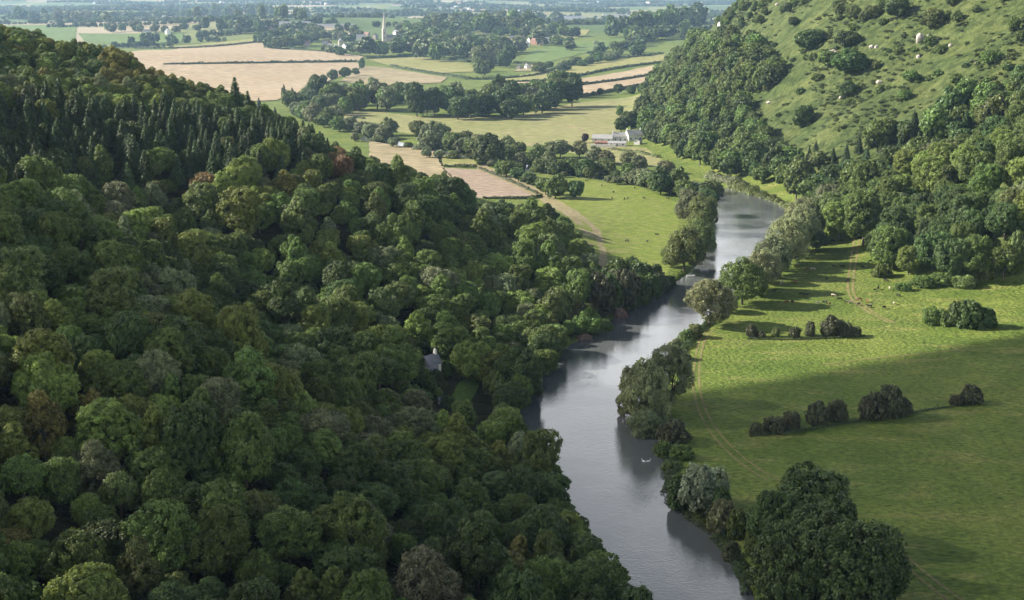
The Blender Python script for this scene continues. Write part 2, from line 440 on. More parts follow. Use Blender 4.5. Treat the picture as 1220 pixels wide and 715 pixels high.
def strip(name, pts, width, mat, off=.05):
    L = densify([hit(*p)[:2] for p in pts], 5.0)
    n = len(L); wv = width * (0.85 + .3 * RNG.random(n))
    T = np.gradient(L, axis=0); T /= np.linalg.norm(T, axis=1)[:, None]; Nn = np.stack([T[:, 1], -T[:, 0]], -1)
    rows = [L + Nn * (wv * k / 2)[:, None] for k in (-1, 0, 1)]
    V = []; Fq = []
    for r in rows: V += [(p[0], p[1]) for p in r]
    V = np.array(V); z = height(V[:, 0], V[:, 1]) + off
    for r in range(2):
        for i in range(n - 1): Fq.append((r * n + i, (r + 1) * n + i, (r + 1) * n + i + 1, r * n + i + 1))
    me = mesh_np(name, np.column_stack([V, z]), Fq, G[mat], smooth=True)
    me.flip_normals() if me.polygons[0].normal.z < 0 else None
    return struct(obj(name, me))

field('stubble_field', [(110,70),(150,63),(215,57.3),(310,51),(335,57),(434,68),(426,73),(300,74.5),(215,76),(120,80)], 'tan')
field('stubble_field', [(120,82),(205,78),(300,76.5),(425,75),(434,79),(400,93),(368,106),(330,120),(280,122),(150,100)], 'tan')
field('grass_strip', [(175,57),(310,45.5),(318,49.5),(205,57)], 'yell')
field('green_field', [(92,40),(218,39),(222,49),(160,54),(100,49)], 'green')
field('dry_field', [(432,79),(465,80),(533,89),(526,99),(440,103),(405,97)], 'tan2')
field('yellow_field', [(436,71),(500,68),(560,74),(568,83),(520,85.5),(465,78)], 'yell')
field('yellow_field', [(588,94),(672,78),(723,72.5),(792,65),(792,73.5),(723,83),(668,92.5),(594,97)], 'yell')
field('stubble_field', [(592,98.5),(672,95),(790,76),(788,86),(689,101),(655,103.5),(604,106)], 'tan')
field('stubble_field', [(650,108),(689,103),(786,88.5),(778,99),(720,110),(684,116)], 'tan')
field('dry_pasture', [(395,128),(496,138),(606,140),(688,122),(768,110),(768,130),(740,156),(700,166),(690,176),(600,174),(480,158),(400,148)], 'pale')
field('dry_pasture', [(690,167),(700,166),(770,176),(800,200),(740,196),(670,180)], 'pale', .034)
field('stubble_strip', [(440,168),(518,180.5),(527,190),(529,199.5),(541,213),(520,216),(480,206),(440,192)], 'tan2')
field('grass_strip', [(519,183),(569,191),(569,197.5),(526,198)], 'yell')
field('bare_field', [(527,200),(571,202),(637,231),(629,236),(570,236),(540,214)], 'pink')
field('dry_verge', [(571,198),(580,199),(650,228),(644,233),(637,230),(573,201)], 'yell', .034)
field('lush_pasture', [(700,300),(675,255),(645,238),(655,232),(690,214),(760,222),(812,243),(806,280),(800,318),(790,334),(730,340)], 'bright')
field('lush_pasture', [(628,238),(645,240),(668,256),(690,280),(694,300),(640,270)], 'bright')
field('green_field', [(620,73),(637,60),(675,53),(744,45),(744,52),(686,66),(650,75)], 'green')
field('yellow_field', [(634,31),(703,36),(699,42),(675,49),(652,41)], 'yell')
field('tan_field', [(610,82),(640,77),(650,79.5),(646,83),(614,84)], 'tan2')
field('pale_field', [(752,16),(805,15),(802,21),(750,23)], 'yell')
field('pale_field', [(545,11),(640,7),(650,10),(560,14)], 'tan')
field('pale_field', [(60,12),(130,10),(170,14),(70,18)], 'yell')
field('pale_field', [(140,25),(230,22),(262,26),(150,33)], 'tan2')
field('pale_field', [(330,32),(420,34),(420,37),(325,36)], 'tan')
field('green_field', [(0,9),(52,9),(55,14),(0,16)], 'green')
field('green_field', [(-60,30),(92,30),(90,50),(-60,56)], 'green')
strip('dirt_track', [(560,193),(600,211),(640,230),(672,249),(693,264),(708,280),(713,300),(706,318)], 10.5, 'dirt', .06)
for dx in (0, 6):
    strip('wheel_track', [(845 + dx,392),(834 + dx,405),(828 + dx,430),(826 + dx*1.2,460),(833 + dx*1.4,490),(850 + dx*1.7,520),(880 + dx*2,550),(915 + dx*2.2,573)], .75, 'rut')
    strip('wheel_track', [(1055 + dx*2,650),(1085 + dx*2.4,680),(1125 + dx*2.8,712),(1160 + dx*3,740)], .8, 'rut')
    strip('wheel_track', [(1018 + dx,283),(1014 + dx,310),(1010 + dx,340),(1016 + dx,358),(1035 + dx,372),(1060 + dx,385)], 1.0, 'rut')
strip('footpath', [(1220,415),(1150,417),(1060,425),(980,434)], .8, 'rut')
strip('footpath', [(640,143),(680,150),(700,158)], 3.0, 'tan2', .06)
strip('bank_earth', [(798,334),(790,336),(778,342),(765,350)], 3.5, 'mud', .04)
field('lawn', [(541,486),(537,472),(548,457),(568,445),(576,449),(570,466),(557,484)], 'lawn', .25)

# ------------------------------------------------------------------ tree and bush prototypes
def quads_from(cen, nor, sx, sy, rng):
    n = len(cen)
    nor = nor / (np.linalg.norm(nor, axis=1)[:, None] + 1e-9)
    a = rng.normal(size=(n, 3)); t = np.cross(nor, a); t /= np.linalg.norm(t, axis=1)[:, None] + 1e-9
    b = np.cross(nor, t)
    V = np.empty((n, 4, 3))
    for k, (u, v) in enumerate(((-1, -.6), (.7, -1), (1, .6), (-.7, 1))):
        j = .75 + .5 * rng.random((n, 1))
        V[:, k] = cen + t * (u * sx[:, None] * j) + b * (v * sy[:, None] * j) + nor * ((rng.random((n, 1)) - .5) * sx[:, None] * .6)
    return V.reshape(-1, 3), np.arange(n * 4).reshape(n, 4)
def fib(n, rng):
    i = np.arange(n) + .5; ph = np.arccos(1 - 2 * i / n); th = np.pi * (1 + 5 ** .5) * i + rng.random() * 6
    return np.stack([np.cos(th) * np.sin(ph), np.sin(th) * np.sin(ph), np.cos(ph)], -1)
def crown_geo(seed, R, zc, zs, nb, nsub, nleaf, leaf, lo=-.35, spread=.58, rag=.25):
    """billowing broadleaf crown: boughs > clumps > leaf sprays; R radius, zc centre height, zs vertical stretch"""
    rng = np.random.default_rng(seed)
    d = fib(int(nb / (1 - (lo + 1) / 2)) + 1, rng); d = d[d[:, 2] > lo]
    d = d + rng.normal(size=d.shape) * .16; d /= np.linalg.norm(d, axis=1)[:, None]
    rad = R * .44 * (.62 + .66 * rng.random(len(d)))
    cen = d * (R * spread * (1 - rag / 2 + rag * rng.random(len(d))))[:, None]; cen[:, 2] *= zs
    cen = np.vstack([cen, [[0, 0, R * .12]]]); rad = np.append(rad, R * .55)
    C_, N_, T_ = [], [], []
    for b in range(len(cen)):
        sd = fib(nsub, rng)
        out = cen[b] / (np.linalg.norm(cen[b]) + 1e-6)
        sd = sd[(sd @ out > -.35)]
        for s in sd:
            s = s + rng.normal(size=3) * .2; s /= np.linalg.norm(s)
            c = cen[b] + s * rad[b] * (.72 + .22 * rng.random()); r = rad[b] * (.24 + .18 * rng.random()) * (1 if nsub < 40 else .68)
            dist = np.linalg.norm(c[None] - cen, axis=1) / rad
            dist[b] = 9
            if dist.min() < .55: continue
            ld = rng.normal(size=(nleaf, 3)); ld /= np.linalg.norm(ld, axis=1)[:, None]
            flip = (ld @ s < -.25); ld[flip] *= -1
            p = c + ld * (r * (.55 + .6 * rng.random((nleaf, 1)) ** .7 + (rng.random((nleaf, 1)) < .16) * .75 * rng.random((nleaf, 1))))
            C_.append(p); N_.append(ld * .75 + s * .35 + np.array([0, 0, .18]) + rng.normal(size=(nleaf, 3)) * .55)
            T_.append(np.clip(.5 + rng.normal() * .22 + rng.normal(size=nleaf) * .10, 0, 1))
    c = np.vstack(C_); n = np.vstack(N_); t = np.concatenate(T_)
    c[:, 2] = c[:, 2] * 1.0 + zc
    k = c[:, 2] > .05
    c, n, t = c[k], n[k], t[k]
    sx = leaf * (.6 + .7 * rng.random(len(c)))
    V, Q = quads_from(c, n, sx, sx * .8, rng)
    return V, Q, np.repeat(t, 4)
def conifer_geo(seed, H, R, nt_, leaf):
    rng = np.random.default_rng(seed); C_, N_, T_, S_ = [], [], [], []
    z = H * .12
    while z < H * .985:
        f = 1 - (z - H * .12) / (H * .88)
        rr = R * (f ** .85) * (.85 + .3 * rng.random()) + .15
        nb = max(5, int(10 * f + 4)); a0 = rng.random() * 6
        for b in range(nb):
            a = a0 + b * 6.283 / nb + rng.normal() * .15; L = rr * (.75 + .4 * rng.random()); m = max(3, int(L / leaf * nt_))
            u = rng.random(m) ** .7; tw = .5 + rng.normal() * .22
            px = np.cos(a) * u * L + rng.normal(size=m) * .25 * leaf * 1.5; py = np.sin(a) * u * L + rng.normal(size=m) * .25 * leaf * 1.5
            pz = z - (u ** 1.6) * L * .42 + rng.normal(size=m) * .12 + .1
            C_.append(np.stack([px, py, pz], -1)); N_.append(np.stack([np.cos(a) * .5 + rng.normal(size=m) * .4, np.sin(a) * .5 + rng.normal(size=m) * .4, np.full(m, .8)], -1))
            T_.append(np.clip(np.full(m, tw) + rng.normal(size=m) * .1, 0, 1)); S_.append(leaf * (.6 + .6 * rng.random(m)))
        z += H / 26 * (.8 + .4 * rng.random())
    c = np.vstack(C_); s = np.concatenate(S_)
    V, Q = quads_from(c, np.vstack(N_), s, s * .55, rng)
    return V, Q, np.repeat(np.concatenate(T_), 4)
def tube(V, Fq, pts, rads, n=7):
    b0 = len(V)
    for i, (p, r) in enumerate(zip(pts, rads)):
        d = pts[min(i + 1, len(pts) - 1)] - pts[max(i - 1, 0)]; d = d / (np.linalg.norm(d) + 1e-9)
        a = np.cross(d, [1, 0, 0]) if abs(d[0]) < .8 else np.cross(d, [0, 1, 0]); a /= np.linalg.norm(a); b = np.cross(d, a)
        for k in range(n):
            t = 6.2832 * k / n; V.append(p + (a * math.cos(t) + b * math.sin(t)) * r)
    for i in range(len(pts) - 1):
        for k in range(n):
            Fq.append((b0 + i * n + k, b0 + i * n + (k + 1) % n, b0 + (i + 1) * n + (k + 1) % n, b0 + (i + 1) * n + k))
def trunk_mesh(seed, H, r0, limbs=5, fork=.42):
    rng = np.random.default_rng(seed); V, Q = [], []
    lean = rng.normal(size=2) * .04 * H
    ax = [np.array([lean[0] * t ** 2, lean[1] * t ** 2, H * t - .3 * (t == 0)]) for t in (0, .06, .2, .4, .65, .9)]
    tube(V, Q, ax, [r0 * 1.5, r0 * 1.05, r0 * .9, r0 * .75, r0 * .45, r0 * .12])
    for k in range(limbs):
        a = 6.28 * k / max(limbs, 1) + rng.random(); z0 = H * (fork + .3 * rng.random()); L = H * (.28 + .12 * rng.random())
        p0 = np.array([lean[0] * .3, lean[1] * .3, z0]); d = np.array([math.cos(a), math.sin(a), .55])
        pts = [p0, p0 + d * L * .35 + np.array([0, 0, .02 * L]), p0 + d * L * .7 + np.array([0, 0, .1 * L]), p0 + d * L + np.array([0, 0, .25 * L])]
        tube(V, Q, pts, [r0 * .5, r0 * .36, r0 * .22, r0 * .06], 5)
    return mesh_np('trunk', V, Q, M['bark'], smooth=True)

GEO = {}; TRUNK = {}; MESHES = {}
def crown_mesh(shape, tone):
    k = (shape, tone)
    if k not in MESHES:
        V, Q, T = GEO[shape]; MESHES[k] = mesh_np('crown', V, Q, LEAF[tone], T)
    return MESHES[k]
# every broadleaf shape is built for a crown radius of 6 m and a height near 14 m
BN = []
for i, (zs, nb, zc, rag, lo) in enumerate([(1.0, 17, 7.4, .5, -.7), (1.2, 20, 7.9, .6, -.75), (.85, 19, 7.0, .55, -.7), (1.4, 18, 8.2, .7, -.8), (.95, 15, 7.2, .65, -.7), (1.1, 22, 7.6, .75, -.75), (1.65, 13, 8.6, .8, -.85), (.95, 10, 7.4, .95, -.75)]):
    nm = f'near{i}'; GEO[nm] = crown_geo(100 + i, 6.0, zc, zs, nb, 54, 60, .185, lo=lo, rag=rag); TRUNK[nm] = trunk_mesh(200 + i, 10.5, .38); BN.append(nm)
BF = []
for i, (zs, nb, zc) in enumerate([(1.0, 14, 6.6), (1.2, 15, 7.2), (.9, 15, 6.2), (1.1, 12, 6.9)]):
    nm = f'far{i}'; GEO[nm] = crown_geo(300 + i, 6.0, zc, zs, nb, 18, 46, .40, lo=-.85, rag=.45); TRUNK[nm] = trunk_mesh(400 + i, 10.5, .4, 4); BF.append(nm)
BD = []
for i in range(2):
    nm = f'tiny{i}'; GEO[nm] = crown_geo(340 + i, 6.0, 6.5, 1.0, 9, 8, 9, 1.25, lo=-.8, rag=.4); BD.append(nm)
GEO['sparse'] = crown_geo(390, 6.0, 7.8, 1.15, 18, 46, 17, .17, lo=-.7, rag=.7); TRUNK['sparse'] = trunk_mesh(391, 12.5, .36, 16, .25)
DN = []
for i, (zs, zc) in enumerate([(1.0, 6.4), (1.15, 7.0), (.9, 6.0)]):
    nm = f'dome{i}'; GEO[nm] = crown_geo(360 + i, 6.0, zc, zs, 18, 54, 62, .185, lo=-.85, rag=.5, spread=.62); TRUNK[nm] = trunk_mesh(370 + i, 10, .45, 6, .25); DN.append(nm)
CN = []
for i, (H, R) in enumerate([(17, 3.4), (18, 3.8), (15, 3.6)]):
    nm = f'conifer{i}'; GEO[nm] = conifer_geo(500 + i, H, R * 1.3, 5.5, .36); TRUNK[nm] = trunk_mesh(510 + i, H * .97, .3, 0); CN.append(nm)
WN = []
for i, (zs, zc) in enumerate([(1.25, 7.2), (1.05, 6.6), (1.45, 7.8)]):
    nm = f'willow{i}'; GEO[nm] = crown_geo(600 + i, 6.0, zc, zs, 17, 24, 90, .18, lo=-.75, rag=.5, spread=.62); TRUNK[nm] = trunk_mesh(610 + i, 9.5, .35, 6, .2); WN.append(nm)
SN = []   # bushes, radius 2 m, dome down to the ground
for i, (zs, zc) in enumerate([(.8, .9), (1.0, 1.2), (.7, .8)]):
    nm = f'bush{i}'; V, Q, T = crown_geo(700 + i, 2.0, zc, zs, 12, 20, 50, .115, lo=-.6, rag=.7); GEO[nm] = (V, Q, T); TRUNK[nm] = trunk_mesh(710 + i, 1.9, .09, 5, .15); SN.append(nm)
SF = []
for i in range(2):
    nm = f'scrub{i}'; GEO[nm] = crown_geo(740 + i, 2.0, .8, .8, 9, 9, 9, .34, lo=-.5, rag=.5); SF.append(nm)

FIRST = {}
def plant(name, shape, tone, loc, s, label, cat, group, rz=None, parts=True):
    """a tree or bush: Empty at the foot > trunk, crown (copies of the first of its shape and colour)"""
    rz = RNG.random() * 6.28 if rz is None else rz
    if not parts:
        o = obj(name, crown_mesh(shape, tone), None, loc); o.rotation_euler = (0, 0, rz); o.scale = s if hasattr(s, '__len__') else (s, s, s)
        return tag(o, label, cat, group)
    k = (name, shape, tone)
    if k not in FIRST:
        e = thing(name, label, cat, loc, rz, s, group)
        t = obj('trunk', TRUNK[shape], e); c = obj('crown', crown_mesh(shape, tone), e); FIRST[k] = (e, t, c); return e
    e0, t0, c0 = FIRST[k]
    e = e0.copy(); COL.objects.link(e); e.location = loc; e.rotation_euler = (0, 0, rz); e.scale = s if hasattr(s, '__len__') else (s, s, s)
    for ch in (t0, c0):
        q = ch.copy(); COL.objects.link(q); q.parent = e
    return tag(e, label, cat, group)
def scatter_stuff(name, pts, scl, picks, shapes, label=None):
    """ONE object of kind stuff: crowns set out on points by geometry nodes"""
    me = bpy.data.meshes.new(name); me.vertices.add(len(pts)); me.vertices.foreach_set('co', np.asarray(pts, np.float32).ravel())
    n = len(pts)
    def attr(nm, typ, val, key='value'):
        a = me.attributes.new(nm, typ, 'POINT'); a.data.foreach_set(key, np.asarray(val).ravel())
    attr('scl', 'FLOAT_VECTOR', np.asarray(scl, np.float32), 'vector'); attr('pick', 'INT', np.asarray(picks, np.int32))
    rot = np.zeros((n, 3), np.float32); rot[:, 2] = RNG.random(n) * 6.28; attr('rot', 'FLOAT_VECTOR', rot, 'vector')
    ng = bpy.data.node_groups.new(name, 'GeometryNodeTree')
    ng.interface.new_socket('Geometry', in_out='INPUT', socket_type='NodeSocketGeometry'); ng.interface.new_socket('Geometry', in_out='OUTPUT', socket_type='NodeSocketGeometry')
    gi = ng.nodes.new('NodeGroupInput'); go = ng.nodes.new('NodeGroupOutput')
    jn = ng.nodes.new('GeometryNodeJoinGeometry')
    for src in reversed(shapes):          # the join keeps the last link first
        oi = ng.nodes.new('GeometryNodeObjectInfo'); oi.transform_space = 'ORIGINAL'; oi.inputs['Object'].default_value = src; oi.inputs['As Instance'].default_value = True
        ng.links.new(oi.outputs['Geometry'], jn.inputs[0])
    ip = ng.nodes.new('GeometryNodeInstanceOnPoints'); ip.inputs['Pick Instance'].default_value = True
    def named(nm, dt):
        a = ng.nodes.new('GeometryNodeInputNamedAttribute'); a.data_type = dt; a.inputs['Name'].default_value = nm; return a.outputs['Attribute']
    ng.links.new(gi.outputs[0], ip.inputs['Points']); ng.links.new(jn.outputs[0], ip.inputs['Instance'])
    ng.links.new(named('pick', 'INT'), ip.inputs['Instance Index']); ng.links.new(named('scl', 'FLOAT_VECTOR'), ip.inputs['Scale'])
    er = ng.nodes.new('FunctionNodeEulerToRotation'); ng.links.new(named('rot', 'FLOAT_VECTOR'), er.inputs[0]); ng.links.new(er.outputs[0], ip.inputs['Rotation'])
    ng.links.new(ip.outputs[0], go.inputs[0])
    o = obj(name, me); md = o.modifiers.new('scatter', 'NODES'); md.node_group = ng; o['kind'] = 'stuff'
    if label: o['label'] = label
    return o

# ------------------------------------------------------------------ woods: candidates first, then the best seen become things
CAND = []      # dict(x,y,z,s,shape,tone,zone,kind)
def darts(xr, yr, rmin, rmax, n, ok, rng, packing=.86, seed=()):
    cell = rmax * 2; grid = {}; out = []
    for x, y, r in seed: grid.setdefault((int(x // cell), int(y // cell)), []).append((x, y, r)); out.append((x, y, r))
    X = xr[0] + (xr[1] - xr[0]) * rng.random(n); Y = yr[0] + (yr[1] - yr[0]) * rng.random(n)
    R_ = rmin + (rmax - rmin) * rng.random(n) ** 1.3
    good = ok(X, Y)
    for x, y, r in zip(X[good], Y[good], R_[good]):
        i, j = int(x // cell), int(y // cell); bad = False
        for a in (-1, 0, 1):
            for b in (-1, 0, 1):
                for (u, v, w) in grid.get((i + a, j + b), ()):
                    if (u - x) ** 2 + (v - y) ** 2 < ((r + w) * packing) ** 2: bad = True; break
                if bad: break
            if bad: break
        if not bad: grid.setdefault((i, j), []).append((x, y, r)); out.append((x, y, r))
    return out
rng = np.random.default_rng(11)
COTT = hit(513, 446); LAWNP = hit(553, 466)
def left_ok(X, Y):
    s = np.interp(Y, _by, _bx) - X
    sd = river_sd(X, Y)
    lx = np.interp(Y, _ly, _lx)
    ok = (X < lx) & (sd > 1.5) & (Y < 540) & (Y > 200) | (s > -3) & (sd > 2)
    ok &= (Y + .12 * X < 735) & (X > -.43 * Y - 25) & (X < .1 * Y + 30)
    ok &= np.hypot(X * .9, Y + 20) > 118
    return ok
_o = np.argsort(LBd[:, 1]); _ly, _lx = LBd[_o, 1], LBd[_o, 0]
bank = []
q = offset_line(LBd, -1.0); acc = 0.0
for a, b in zip(q[:-1], q[1:]):
    acc += np.linalg.norm(b - a)
    if acc > 5.2 and 215 < b[1] < 508: acc = 0.0; bank.append((b[0] + rng.normal() * .8, b[1] + rng.normal() * .8, 2.9 + 2.2 * rng.random()))
left = darts((-330, 60), (100, 740), 2.4, 5.6, 26000, left_ok, rng, .80, bank)
CONIF = [(-60,106),(60,104),(170,114),(300,130),(385,156),(395,180),(330,196),(230,206),(110,212),(-60,222)]
RIDGE = [(-60,-20),(0,10),(150,45),(345,120),(395,156),(300,130),(170,114),(60,104),(-60,106)]
KEEP = [(515,433,6,9,60),(553,466,14,12,60),(527,478,4,4,40),(739,374,7,5,60),(696,401,8,4,60)]   # px, py, half width, half height: openings in the canopy the photo shows
KD = [hit(k[0], k[1])[1] for k in KEEP]
def blocked(x, y, z, s):
    px, py, d = proj(x, y, z + 8.2 * s); r = 5.2 * s / d * F
    for (kx, ky, kw, kh, _), kd in zip(KEEP, KD):
        if y < kd + 5 and abs(px - kx) < kw + r * .9 and abs(py - ky) < kh + r * .95: return True
    return False
SPEC = [(240,200,'russet',15),(283,232,'russet',13),(402,185,'russet',14),(205,196,'golden brown',9),(335,205,'golden brown',14),(140,92,'golden brown',22),(180,98,'golden brown',16),
        (255,238,'olive',14),(95,465,'golden brown',26),(62,490,'golden brown',15),(20,610,'golden brown',18),(620,665,'golden brown',32),(440,600,'straw grey',18),(515,690,'straw grey',30),(570,700,'straw grey',20),(180,330,'grey green',26),(395,285,'light green',18),(545,590,'light green',10)]
SKX = [-200, 0, 60, 150, 230, 340, 395, 450, 530, 580, 640, 662, 688, 703, 722, 735, 748]
SKY = [15, 25, 45, 60, 88, 130, 162, 187, 206, 232, 242, 247, 268, 294, 316, 340, 368]
def above_sky(x, y, z, top):
    px, py, d = proj(x, y, z + top * 1.07)
    return (px < 748 and py < np.interp(px, SKX, SKY)) or (y > 500 and px > 738)
def tone_for(px, py, x, y):
    for a, b, t, r in SPEC:
        if (px - a) ** 2 + (py - b) ** 2 < r * r: return t
    n = float(fbm(np.array([x / 38 + 60]), np.array([y / 38 + 2]), 2)[0]) * .65 + RNG.random() * .35
    if inside(RIDGE, np.array([px]), np.array([py]))[0]:
        return ['dark green', 'olive', 'mid green', 'light green', 'golden brown'][min(4, int(RNG.random() * 4.2))]
    if n < .43: return 'dark green'
    if n < .57: return 'mid green'
    if n < .64: return 'olive' if RNG.random() < .5 else 'mid green'
    return 'light green' if RNG.random() < .7 else 'grey green'
zl = height(np.array([t[0] for t in left]), np.array([t[1] for t in left]))
for (x, y, r), z in zip(left, zl):
    z = float(z); px0, py0, d = proj(x, y, z + 9)
    con = inside(CONIF, np.array([px0]), np.array([py0]))[0]
    if con and RNG.random() < .72:
        for k in range(3 if r > 4.4 else 2):
            xx, yy = x + RNG.normal() * 2.2 * (k > 0), y + RNG.normal() * 2.2 * (k > 0)
            CAND.append(dict(x=xx, y=yy, z=None, dz=-.3, top=12, s=(.58 + .26 * RNG.random()), cr=3.2, ch=10, shape=CN[int(RNG.random() * 3)], tone='conifer', zone='left', kind='conifer_tree'))
        continue
    s = r / 5.25
    if inside(RIDGE, np.array([px0]), np.array([py0]))[0]:
        for k in range(4):
            xx, yy = x + RNG.normal() * r * .6, y + RNG.normal() * r * .6; q = (.36 + .26 * RNG.random()); p_ = proj(xx, yy, z)
            CAND.append(dict(x=xx, y=yy, z=None, dz=-.8, top=12.5 * q, s=(q * 1.1, q, q * .95), cr=5.4 * q, ch=7.4 * q, shape=BN[int(RNG.random() * len(BN))], tone=tone_for(p_[0], p_[1], xx, yy), zone='left', kind='broadleaf_tree'))
        continue
    if blocked(x, y, z, s): continue
    sz = s * (.80 + .45 * RNG.random()); ax = .84 + .32 * RNG.random()
    if above_sky(x, y, z, 13.5 * sz): continue
    CAND.append(dict(x=x, y=y, z=z - .6, s=(s * ax, s / ax, sz), cr=5.6 * s, ch=8.2 * sz, shape=BN[int(RNG.random() * len(BN))], tone=tone_for(px0, py0, x, y), zone='left', kind='broadleaf_tree'))
    if CAND[-1]['tone'] == 'straw grey' or RNG.random() < .02: CAND[-1]['shape'] = 'sparse'
# firs breaking the left skyline
for px, py, hgt in [(281,118,.9),(309,121,.95),(328,128,.75),(296,124,.7)]:
    p = hit(px, py + 18)
    CAND.append(dict(x=p[0], y=p[1], z=p[2], s=hgt, cr=3.4, ch=10, shape=CN[1], tone='conifer', zone='left', kind='conifer_tree'))
# right hillside
WOODR = [(762,172),(764,130),(778,100),(788,72),(820,57),(868,48),(900,58),(924,82),(930,104),(900,112),(886,140),(905,160),(925,177),(960,190),(1000,190),(1050,164),(1110,150),(1160,130),(1235,92),(1330,60),(1330,340),(1222,324),(1180,336),(1150,345),(1108,338),(1082,348),(1066,345),(1058,322),(1030,300),(990,284),(975,272),(955,252),(925,236),(872,221),(845,207),(800,190)]
CONR = [(960,186),(1000,188),(1050,162),(1120,146),(1165,160),(1130,200),(1050,212),(985,216)]
TOPR = [(850,30),(880,6),(905,-60),(1330,-60),(1330,40),(1235,55),(1180,45),(1120,22),(1075,35),(1020,25),(975,28),(925,22),(890,40)]
def right_ok(X, Y):
    Z = height(X, Y, carve=False); px, py, d = proj(X, Y, Z)
    sd = river_sd(X, Y)
    return (inside(WOODR, px, py) | (inside(TOPR, px, py) & (vnoise(X / 25, Y / 25) > .54))) & (sd > 2) & (Y < 1900) & (X - np.interp(Y, _ry, _rx) > -6)
right = darts((80, 620), (420, 1900), 3.6, 7.2, 26000, right_ok, rng, .74)
zr = height(np.array([t[0] for t in right]), np.array([t[1] for t in right]))
for (x, y, r), z in zip(right, zr):
    z = float(z); px0, py0, d = proj(x, y, z)
    if inside(CONR, np.array([px0]), np.array([py0]))[0] and RNG.random() < .75:
        for k in range(2 if r > 5 else 1):
            xx, yy = x + RNG.normal() * 2.5 * (k > 0), y + RNG.normal() * 2.5 * (k > 0)
            CAND.append(dict(x=xx, y=yy, z=None, dz=0, s=.5 + .28 * RNG.random(), cr=2.8, ch=7, shape=CN[int(RNG.random() * 3)], tone='conifer', zone='right', kind='conifer_tree'))
        continue
    top = inside(TOPR, np.array([px0]), np.array([py0]))[0]
    s = r / 5.0 * (.5 if top else 1)
    n = float(fbm(np.array([x / 45 + 10]), np.array([y / 45 + 33]), 2)[0]) * .6 + RNG.random() * .4
    tone = 'dark green' if n < .40 else 'mid green' if n < .58 else 'olive' if n < .64 else 'light green' if n < .72 else 'grey green'
    if d < 700 and abs(px0 - 1085) < 14 and py0 > 300: tone = 'light green'
    CAND.append(dict(x=x, y=y, z=z - .3, s=(s, s, s * (.85 + .3 * RNG.random())), cr=5.6 * s, ch=8.0 * s, shape=(BN if y < 720 else BF)[int(RNG.random() * 4)], tone=tone, zone='right', kind='broadleaf_tree'))

lz = [c for c in CAND if c['z'] is None]
zz = height(np.array([c['x'] for c in lz]), np.array([c['y'] for c in lz]))
for c, z in zip(lz, zz): c['z'] = float(z) + c['dz']
CAND = [c for c in CAND if not ('top' in c and above_sky(c['x'], c['y'], c['z'], c['top']))]
# how much of each crown the view shows: a coarse depth buffer of crown discs
RW, RH = 610, 358
zb = np.full((RH, RW), 1e9); ib = np.full((RH, RW), -1)
for i, c in enumerate(CAND):
    px, py, d = proj(c['x'], c['y'], c['z'] + c['ch']); c['px'], c['py'], c['d'] = px, py, d
    rx = c['cr'] / d * F / 2; ry = rx * (1.7 if c['kind'] == 'conifer_tree' else .95)
    cx, cy = px / 2, py / 2
    x0, x1, y0, y1 = int(max(0, cx - rx)), int(min(RW, cx + rx + 1)), int(max(0, cy - ry)), int(min(RH, cy + ry + 1))
    if x0 >= x1 or y0 >= y1: c['vis'] = 0; continue
    yy, xx = np.mgrid[y0:y1, x0:x1]
    m = (((xx - cx) / max(rx, .5)) ** 2 + ((yy - cy) / max(ry, .5)) ** 2 < 1) & (d < zb[y0:y1, x0:x1])
    zb[y0:y1, x0:x1][m] = d; ib[y0:y1, x0:x1][m] = i
cnt = np.bincount(ib[ib >= 0].ravel(), minlength=len(CAND))
for i, c in enumerate(CAND): c['vis'] = int(cnt[i])
GRP = {('broadleaf_tree', 'left'): 'broadleaf trees of the wooded slope left of the river', ('broadleaf_tree', 'right'): 'broadleaf trees of the hillside wood right of the river',
       ('conifer_tree', 'left'): 'conifers of the plantation on the left hill', ('conifer_tree', 'right'): 'conifers on the right hillside'}
rest = []
for kind, cap in (('broadleaf_tree', 300), ('conifer_tree', 150)):
    L = sorted([c for c in CAND if c['kind'] == kind], key=lambda c: -c['vis'])
    for c in L[:cap]:
        if c['vis'] < 6: rest.append(c); continue
        what = 'broadleaf tree' if kind == 'broadleaf_tree' else 'fir'
        place = 'in the left wood' if c['zone'] == 'left' else 'in the right hillside wood'
        tone = c['tone'] if c['tone'] != 'conifer' else 'pointed dark'
        lab = f"{tone} {what} {place}, {where(c['px'], c['py'])}"
        if len(lab.split()) > 16: lab = lab.replace(' the photo', '')
        plant(kind, c['shape'], c['tone'], (c['x'], c['y'], c['z']), c['s'], lab, 'tree', GRP[(kind, c['zone'])])
    rest += L[cap:]
print('woods: things', len(CAND) - len(rest), 'stuff', len(rest))
SRC = {}
for k, (e, t, c) in FIRST.items(): SRC[(k[1], k[2])] = c
keys = list(SRC.keys())
pk = []
for c in rest:
    k = (c['shape'], c['tone'])
    if k not in SRC:
        same = [q for q in keys if q[1] == c['tone'] and (q[0][:3] == c['shape'][:3])] or [q for q in keys if q[0] == c['shape']] or keys
        k = same[0]
    pk.append(keys.index(k))
scatter_stuff('woodland', [(c['x'], c['y'], c['z']) for c in rest], [c['s'] if hasattr(c['s'], '__len__') else (c['s'],) * 3 for c in rest], pk, [SRC[k] for k in keys], 'dense mixed woodland filling in behind the foremost trees')

